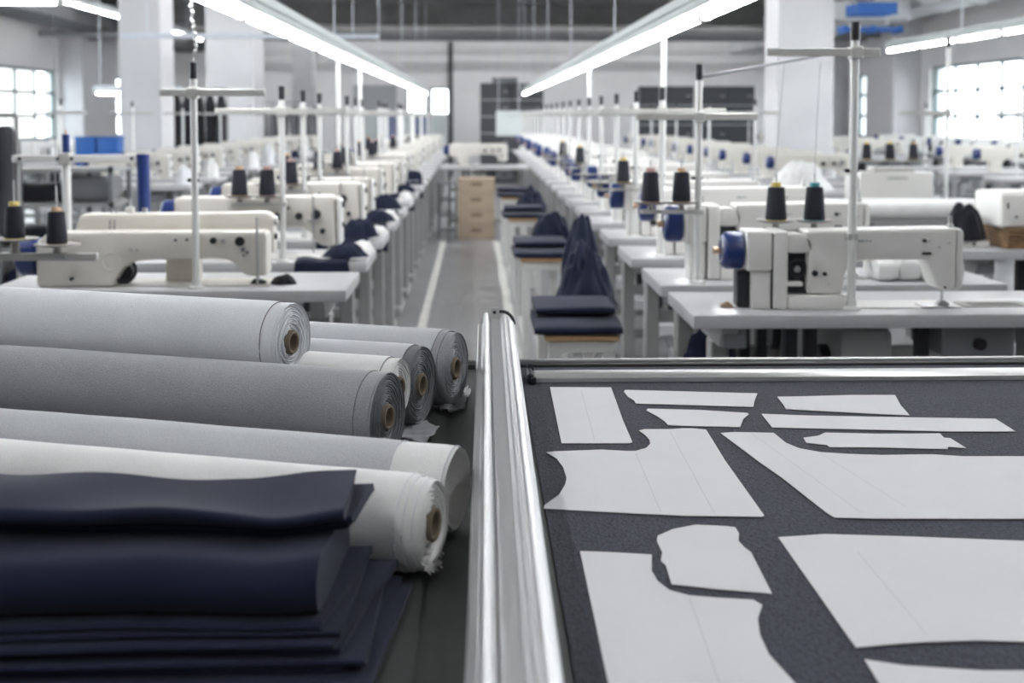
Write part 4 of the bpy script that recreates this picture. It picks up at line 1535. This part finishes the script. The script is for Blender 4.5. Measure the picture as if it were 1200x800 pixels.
Proto(locker_fn(2, 6, 1.26, 2.0)).put((.10, 25.6, 0), 'dark grey metal cabinet at the end of the aisle', 'cabinet')
t = thing('storage_box', 'small dark box on top of the cabinet at the aisle end', 'box', (.35, 25.75, 2.0))
MB().box(0, .5, 0, .3, 0, .09, .005, 1).build('body', 'box_grey', t)
MB().box(-.01, .51, -.01, .31, .09, .11, .003, 1).build('lid', 'locker', t)
lk = Proto(locker_fn(2, 5, 1.10, 1.95))
lk.put((3.35, 26.0, 0), 'dark metal cabinet with shelves nearer to the aisle along the far wall', 'cabinet')
lk.put((4.60, 26.0, 0), 'dark metal cabinet with shelves half behind the white column', 'cabinet')
t = thing('notice_board', 'pale board hanging on rods in front of the dark aisle-end cabinet', 'board', (.33, 20.4, 1.03))
MB().box(0, .40, 0, .02, 0, .40, .004, 1).build('panel', 'sign_pale', t)
for x in (.04, .36):
    MB().cyl((x, .01, .40), (x, .01, ZC - 1.03), .005, n=6).build('hanging_rod', 'conduit', t)
t = thing('folding_screen', 'blue-grey curtained screen below the two small lit windows', 'screen', (-3.0, 34.6, 0))
for k in range(5):
    MB().box(k * .45 + .02, k * .45 + .43, -.01, .01, .1, 1.33).build('curtain_panel', 'curtain_blue' if k % 2 else 'sign_pale', t, 0)
    MB().box(k * .45 - .015, k * .45 + .015, -.02, .02, 0, 1.38).build('post', 'pole_white', t, 0)
MB().box(-.02, 2.26, -.02, .02, 1.34, 1.38).build('top_rail', 'pole_white', t, 0)

# power poles from lamps to tables
for (x, y, row, w) in [(.945, 6.42, ROWR, 'fourth'), (.945, 10.62, ROWR, 'ninth'), (-.95, 8.93, ROWL, 'fifth'), (-.95, 10.62, ROWL, 'seventh')]:
    t = thing('power_pole', 'slim white power pole on the %s table in the %s' % (w, row), 'pole', (x, y, STZ))
    MB().cyl((0, 0, .02), (0, 0, 1.75 - STZ), .013, n=12).build('pole', 'pole_white', t)
    MB().box(-.03, .03, -.03, .03, 0, .02, .003, 1).build('foot', 'frame_grey', t)
    MB().box(-.022, .022, -.03, -.0135, .10, .17, .003, 1).build('socket', 'machine_grey', t)

# ------------------------------------------------------------------ rows towards the grid windows
ROW2 = 'second row toward the grid windows'
TB.put((2.08, 5.40, 0), 'white sewing table carrying a wicker tray, in the second row toward the grid windows', 'table')
heap('garment_heap', 'round black garment heap beside the white box machine', 'cloth', 2.17, 5.60, STZ + .03, .085, .08, .155, 'cloth_black', 95.7, folds=.7)
t = thing('garment_stand', 'small white stand under the round black garment heap', 'stand', (2.19, 5.60, STZ))
MB().box(-.07, .07, -.06, .06, 0, .029, .004, 1).build('block', 'machine_white', t)
MB().cyl((0, -.066, .015), (0, -.06, .015), .006, n=8).build('knob', 'dark_plastic', t)
t = thing('wicker_tray', 'brown wicker tray under the white box machine', 'tray', (2.30, 5.45, STZ))
for k in range(5):
    MB().box(0, .52, 0, .4, k * .018, k * .018 + .0165, .005, 1).build('wicker_band', 'wicker', t)
t = thing('box_machine', 'white box-shaped machine standing on the wicker tray', 'machine', (2.27, 5.46, STZ + .091))
MB().box(0, .52, .0, .30, 0, .155, .02, 3).build('body', 'machine_white', t)
MB().box(.03, .036, -.003, .0, .085, .11).build('switch', 'dark_plastic', t, 0)
MB().cyl((.07, -.004, .05), (.07, 0, .05), .006, n=10).build('knob', 'box_grey', t)
MB().box(.5, .56, .05, .2, .03, .12, .01, 2).build('side_unit', 'machine_grey', t)
# padded pressing board
t = thing('pressing_table', 'white padded pressing table with rounded edge behind the near machines', 'table', (1.95, 6.85, 0))
MB().box(0, .95, 0, .5, .80, .88, .035, 4).build('padded_top', 'cloth_white', t)
MB().box(.02, .93, .02, .48, .765, .7995, .004, 1).build('frame', 'frame_grey', t)
for x in (.06, .85):
    for y in (.05, .42):
        MB().box(x, x + .04, y, y + .04, 0, .7645, .003, 1).build('leg', 'frame_grey', t)
# overlock machine with three spools
TB.put((2.20, 8.35, 0), 'white sewing table under the box machine with three spools', 'table')
t = thing('overlock_machine', 'white flat-fronted machine under three navy spools', 'machine', (2.58, 8.50, STZ))
MB().box(0, .50, 0, .22, 0, .20, .012, 2).build('body', 'machine_white', t)
MB().box(.10, .38, .03, .20, .2005, .235, .01, 2).build('top_cover', 'machine_grey', t)
MB().box(-.05, -.001, .02, .2, 0, .17, .01, 2).build('side_unit', 'machine_grey', t)
MB().cyl((.50, .1, .14), (.535, .1, .14), .05, n=20).build('handwheel', 'box_grey', t)
MB().box(.18, .32, -.002, 0, .15, .165).build('name_strip', 'bar_metal', t, 0)
p = MB().box(-.02, .52, .10, .13, .262, .276, .003, 1).build('spool_rail', 'bar_metal', t)
for x in (.0, .5):
    MB().cyl((x, .115, .236 if .1 < x < .38 else .18), (x, .115, .262), .006, n=8).build('rail_post', 'bar_metal', t)
for k in range(3):
    MB().lathe([(0, 0), (.05, .0), (.052, .006), (0, .006)], 20, Matrix.Translation((.075 + .16 * k, .115, .276))).build('spool_plate', 'plate_grey', t)
    spool(2.58 + .075 + .16 * k, 8.615, STZ + .2825, ('cone_yellow', 'cone_yellow', 'cone_tan')[k],
          ('yellow-tipped navy spool above the flat-fronted machine, farthest from its handwheel', 'middle navy spool above the flat-fronted machine', 'tan-tipped navy spool above the flat-fronted machine')[k])
heap('garment_heap', 'large white cloth heap on the table at the foot of the white column', 'cloth', 2.50, 9.78, STZ, .24, .15, .20, 'cloth_white', 101)
t = thing('yellow_tray', 'flat yellow tray between the flat-fronted machine and the wicker tray', 'tray', (2.62, 7.62, .70))
MB().box(0, .5, 0, .3, 0, .10, .006, 1).build('bin', 'yellow_paint', t)
MB().box(-.01, .51, -.01, .31, .1005, .115, .004, 1).build('rim', 'yellow_paint', t)
for x in (.03, .43):
    MB().box(x, x + .04, .13, .17, -.70, -.0005, .003, 1).build('leg', 'frame_grey', t)
S_TALL = Proto(stand_fn(1.35, 1.02, -.30, .30, r=.013))


def plain_row(x, ys, rowname, machine, mname, mw, flip=0, stands=True, spools=True, seed=1, start=0):
    rnd = random.Random(seed)
    for i, y in enumerate(ys):
        n = ORD[i + start]
        TB.put((x, y, 0), 'white sewing table, %s in the %s' % (n, rowname), 'table', 'sewing tables of the ' + rowname, skip=FAR_SKIP + ('tray', 'treadle', 'drive_belt'))
        machine.put((x + .25 + .06 * rnd.random(), y + .18, STZ), '%s, %s in the %s' % (mw, n, rowname), 'sewing machine', 'sewing machines of the ' + rowname, skip=FAR_SKIP)
        if stands and i % 2 == 0:
            S_PLAIN.put((x + .14, y + .06, STZ), 'white thread stand, %s table in the %s' % (n, rowname), 'thread stand', 'thread stands of the ' + rowname, skip=FAR_SKIP)
        if rnd.random() < .6:
            c = ('cloth_white', 'cloth_black', 'cloth_navy', 'cloth_lightgrey')[int(rnd.random() * 4)]
            w = {'cloth_white': 'white', 'cloth_black': 'black', 'cloth_navy': 'navy', 'cloth_lightgrey': 'pale grey'}[c]
            heap('garment_heap', '%s garment heap on the %s table of the %s' % (w, n, rowname), 'cloth', x + 1.10, y + .25, STZ, .07, .12, .10 + .12 * rnd.random(), c, seed * 13 + i * 3.1,
                 'garment heaps of the ' + rowname)


plain_row(2.2, [9.55 + 1.05 * k for k in range(1, 12)], ROW2, KN, 'sm', 'cream sewing machine with dark knobs', seed=3)
plain_row(4.85, [9.2 + 1.2 * k for k in range(5)] + [17.2 + 1.2 * k for k in range(6)], 'third row toward the grid windows', KN, 'sm', 'cream sewing machine with dark knobs', seed=5)
plain_row(6.9, [12.2 + 1.3 * k for k in range(9)], 'row beside the grid windows', DD, 'sm', 'white sewing machine with blue handwheel', seed=8, stands=False)
TB.put((2.2, 9.50, 0), 'white sewing table under the large white cloth heap', 'table')

# tall white pole with cross bars in front of the grid windows
t = thing('thread_post', 'tall slim white post with cross bars in front of the grid windows', 'thread stand', (3.42, 9.2, 0))
MB().cyl((0, 0, .015), (0, 0, 1.85), .016, n=12).build('pole', 'pole_white', t)
MB().lathe([(0, 0), (.12, 0), (.12, .014), (0, .02)], 20).build('base', 'box_grey', t)
MB().cyl((0, 0, 1.8505), (0, 0, 1.92), .018, n=12).build('cap', 'dark_plastic', t)
MB().box(-.36, .02, -.03, -.016, 1.36, 1.39, .002, 1).build('cross_bar', 'bar_metal', t)
MB().box(-.02, .02, -.034, .02, 1.345, 1.405, .002, 1).build('clamp', 'bar_metal', t)

# ------------------------------------------------------------------ rows beyond the fabric rolls
ROWL2 = 'second row beyond the fabric rolls'
plain_row(-3.55, [10.6 + 1.1 * k for k in range(10)], ROWL2, KN, 'sm', 'cream sewing machine with dark knobs', seed=11)
plain_row(-6.3, [11.5 + 1.3 * k for k in range(9)], 'third row beyond the fabric rolls', DD, 'sm', 'white sewing machine with blue handwheel', seed=14, stands=False)
# dark storage rack with bundles
t = thing('storage_rack', 'dark storage rack with pale shelves holding dark bundles near the slim column', 'rack', (-3.95, 8.6, 0))
for x in (0, .75, 1.5):
    for y in (0, .45):
        MB().box(x, x + .03, y, y + .03, 0, 1.02).build('post', 'box_grey', t, 0)
for z in (.15, .45, .75, .98):
    MB().box(0, 1.53, 0, .48, z, z + .025).build('shelf_board', 'frame_grey', t, 0)
k = 0
for zi, z in enumerate((.176, .476, .776, 1.006)):
    for j in range(4):
        if zi == 3 and j >= 2:
            continue
        c = ('cloth_black', 'cloth_darkgrey', 'cloth_navy', 'cloth_black')[(j + zi) % 4]
        if zi == 3 and j in (1, 3):
            c = 'cloth_lightgrey'
        flat_pile('cloth_bundle', 'dark bundle on the storage rack, %s shelf from the floor, %s from its aisle end' % (ORD[zi], ORD[3 - j]) if c != 'cloth_lightgrey' else
                  'pale bundle on top of the storage rack, %s from its aisle end' % ORD[3 - j],
                  -3.89 + .37 * j, -3.57 + .37 * j, 8.65, 9.0, z, .12 + .05 * ((j * 7 + zi * 3) % 4) / 3, c, 120 + k, 'bundles on the storage rack')
        k += 1


def rack(label, x, y, L, zt, n, cloth, w, zb):
    t = thing('garment_rack', label, 'rack', (x, y, 0))
    for u in (0, L):
        MB().cyl((u, 0, .02), (u, 0, zt), .014, n=10).build('upright', 'frame_grey', t)
        MB().box(u - .02, u + .02, -.22, .22, 0, .03, .004, 1).build('foot', 'frame_grey', t)
    MB().cyl((0, 0, zt), (L, 0, zt), .012, n=10).build('hanging_rail', 'frame_grey', t)
    for k in range(n):
        gx = x + L * (k + .5) / n
        g = thing('hanging_garment', '%s hanging garment, %s from the aisle end of the %s' % (w, ORD[n - 1 - k], label.split(' holding')[0]), 'garment', (gx, y, zb), 0, 'garments on the ' + label.split(' holding')[0])
        sd = k * 3.7 + x

        def f(u, v, sd=sd):
            a = 2 * math.pi * u
            zz_ = (zt - .06 - zb) * v
            wy = (.22 - .05 * v - .10 * max(0, v - .85) / .15) * (1 + .12 * nz(sd, v * 3))
            wx = L / n * .42 * (1 - .6 * max(0, v - .85) / .15) * (1 + .3 * nz(sd + v * 2, math.sin(a)))
            return (wx * math.cos(a), wy * math.sin(a), zz_)
        m = MB().grid(f, 16, 12, True)
        bmesh.ops.recalc_face_normals(m.bm, faces=m.bm.faces)
        m.build('cloth', cloth, g, 1.3)
        MB().tube([(0, 0, zt - .07 - zb), (0, 0, zt - .02 - zb), (0, .012, zt + .008 - zb), (0, .0, zt + .018 - zb)], .003, 6).build('hanger_hook', 'steel', g)
    return t


rack('low garment rack holding dark coats beyond the rolls', -3.17, 7.2, .62, 1.36, 5, 'cloth_black', 'dark', .72)
rack('far garment rack holding dark coats between the two columns', -4.65, 19.0, 1.0, 1.75, 6, 'cloth_black', 'dark', .7)
rack('garment rack holding grey clothes behind the broad column', -4.1, 24.2, 1.2, 1.6, 6, 'cloth_darkgrey', 'grey', .5)
# blue bins by the slim column
TB.put((-4.95, 14.0, 0), 'white table carrying blue bins in front of the slim column', 'table')
for k in range(2):
    t = thing('blue_bin', ('blue plastic bin on the table by the slim column, next to the wall windows', 'blue plastic bin on the table against the slim column')[k], 'bin', (-4.22 + .24 * k, 14.1, STZ))
    MB().prism([(-.10, 0), (.10, 0), (.115, .33), (-.115, .33)], -.12, .12, 'y', .008).build('body', 'blue_paint', t)
    MB().box(-.118, .118, -.13, .13, .331, .35, .004, 1).build('rim', 'blue_paint', t)
# a few plants and blocks outside the windows
o = struct('ground_outside', MB().box(-60, 60, -30, 80, -.6, -.35), 'asphalt', smooth=0)
tg = thing('outside_building', 'pale building seen through the windows near the low garment rack', 'building', (-24.0, 62.0, -.35))
MB().box(-2, 2, -3, 3, 0, 4.2).build('walls', 'building', tg, 0)
MB().box(-2.2, 2.2, -3.2, 3.2, 4.2, 4.5).build('roof', 'locker_trim', tg, 0)
for k in range(3):
    MB().box(-1.5 + 1.1 * k, -.9 + 1.1 * k, -3.03, -3.0, 1.6, 2.8).build('window', 'window_metal', tg, 0)
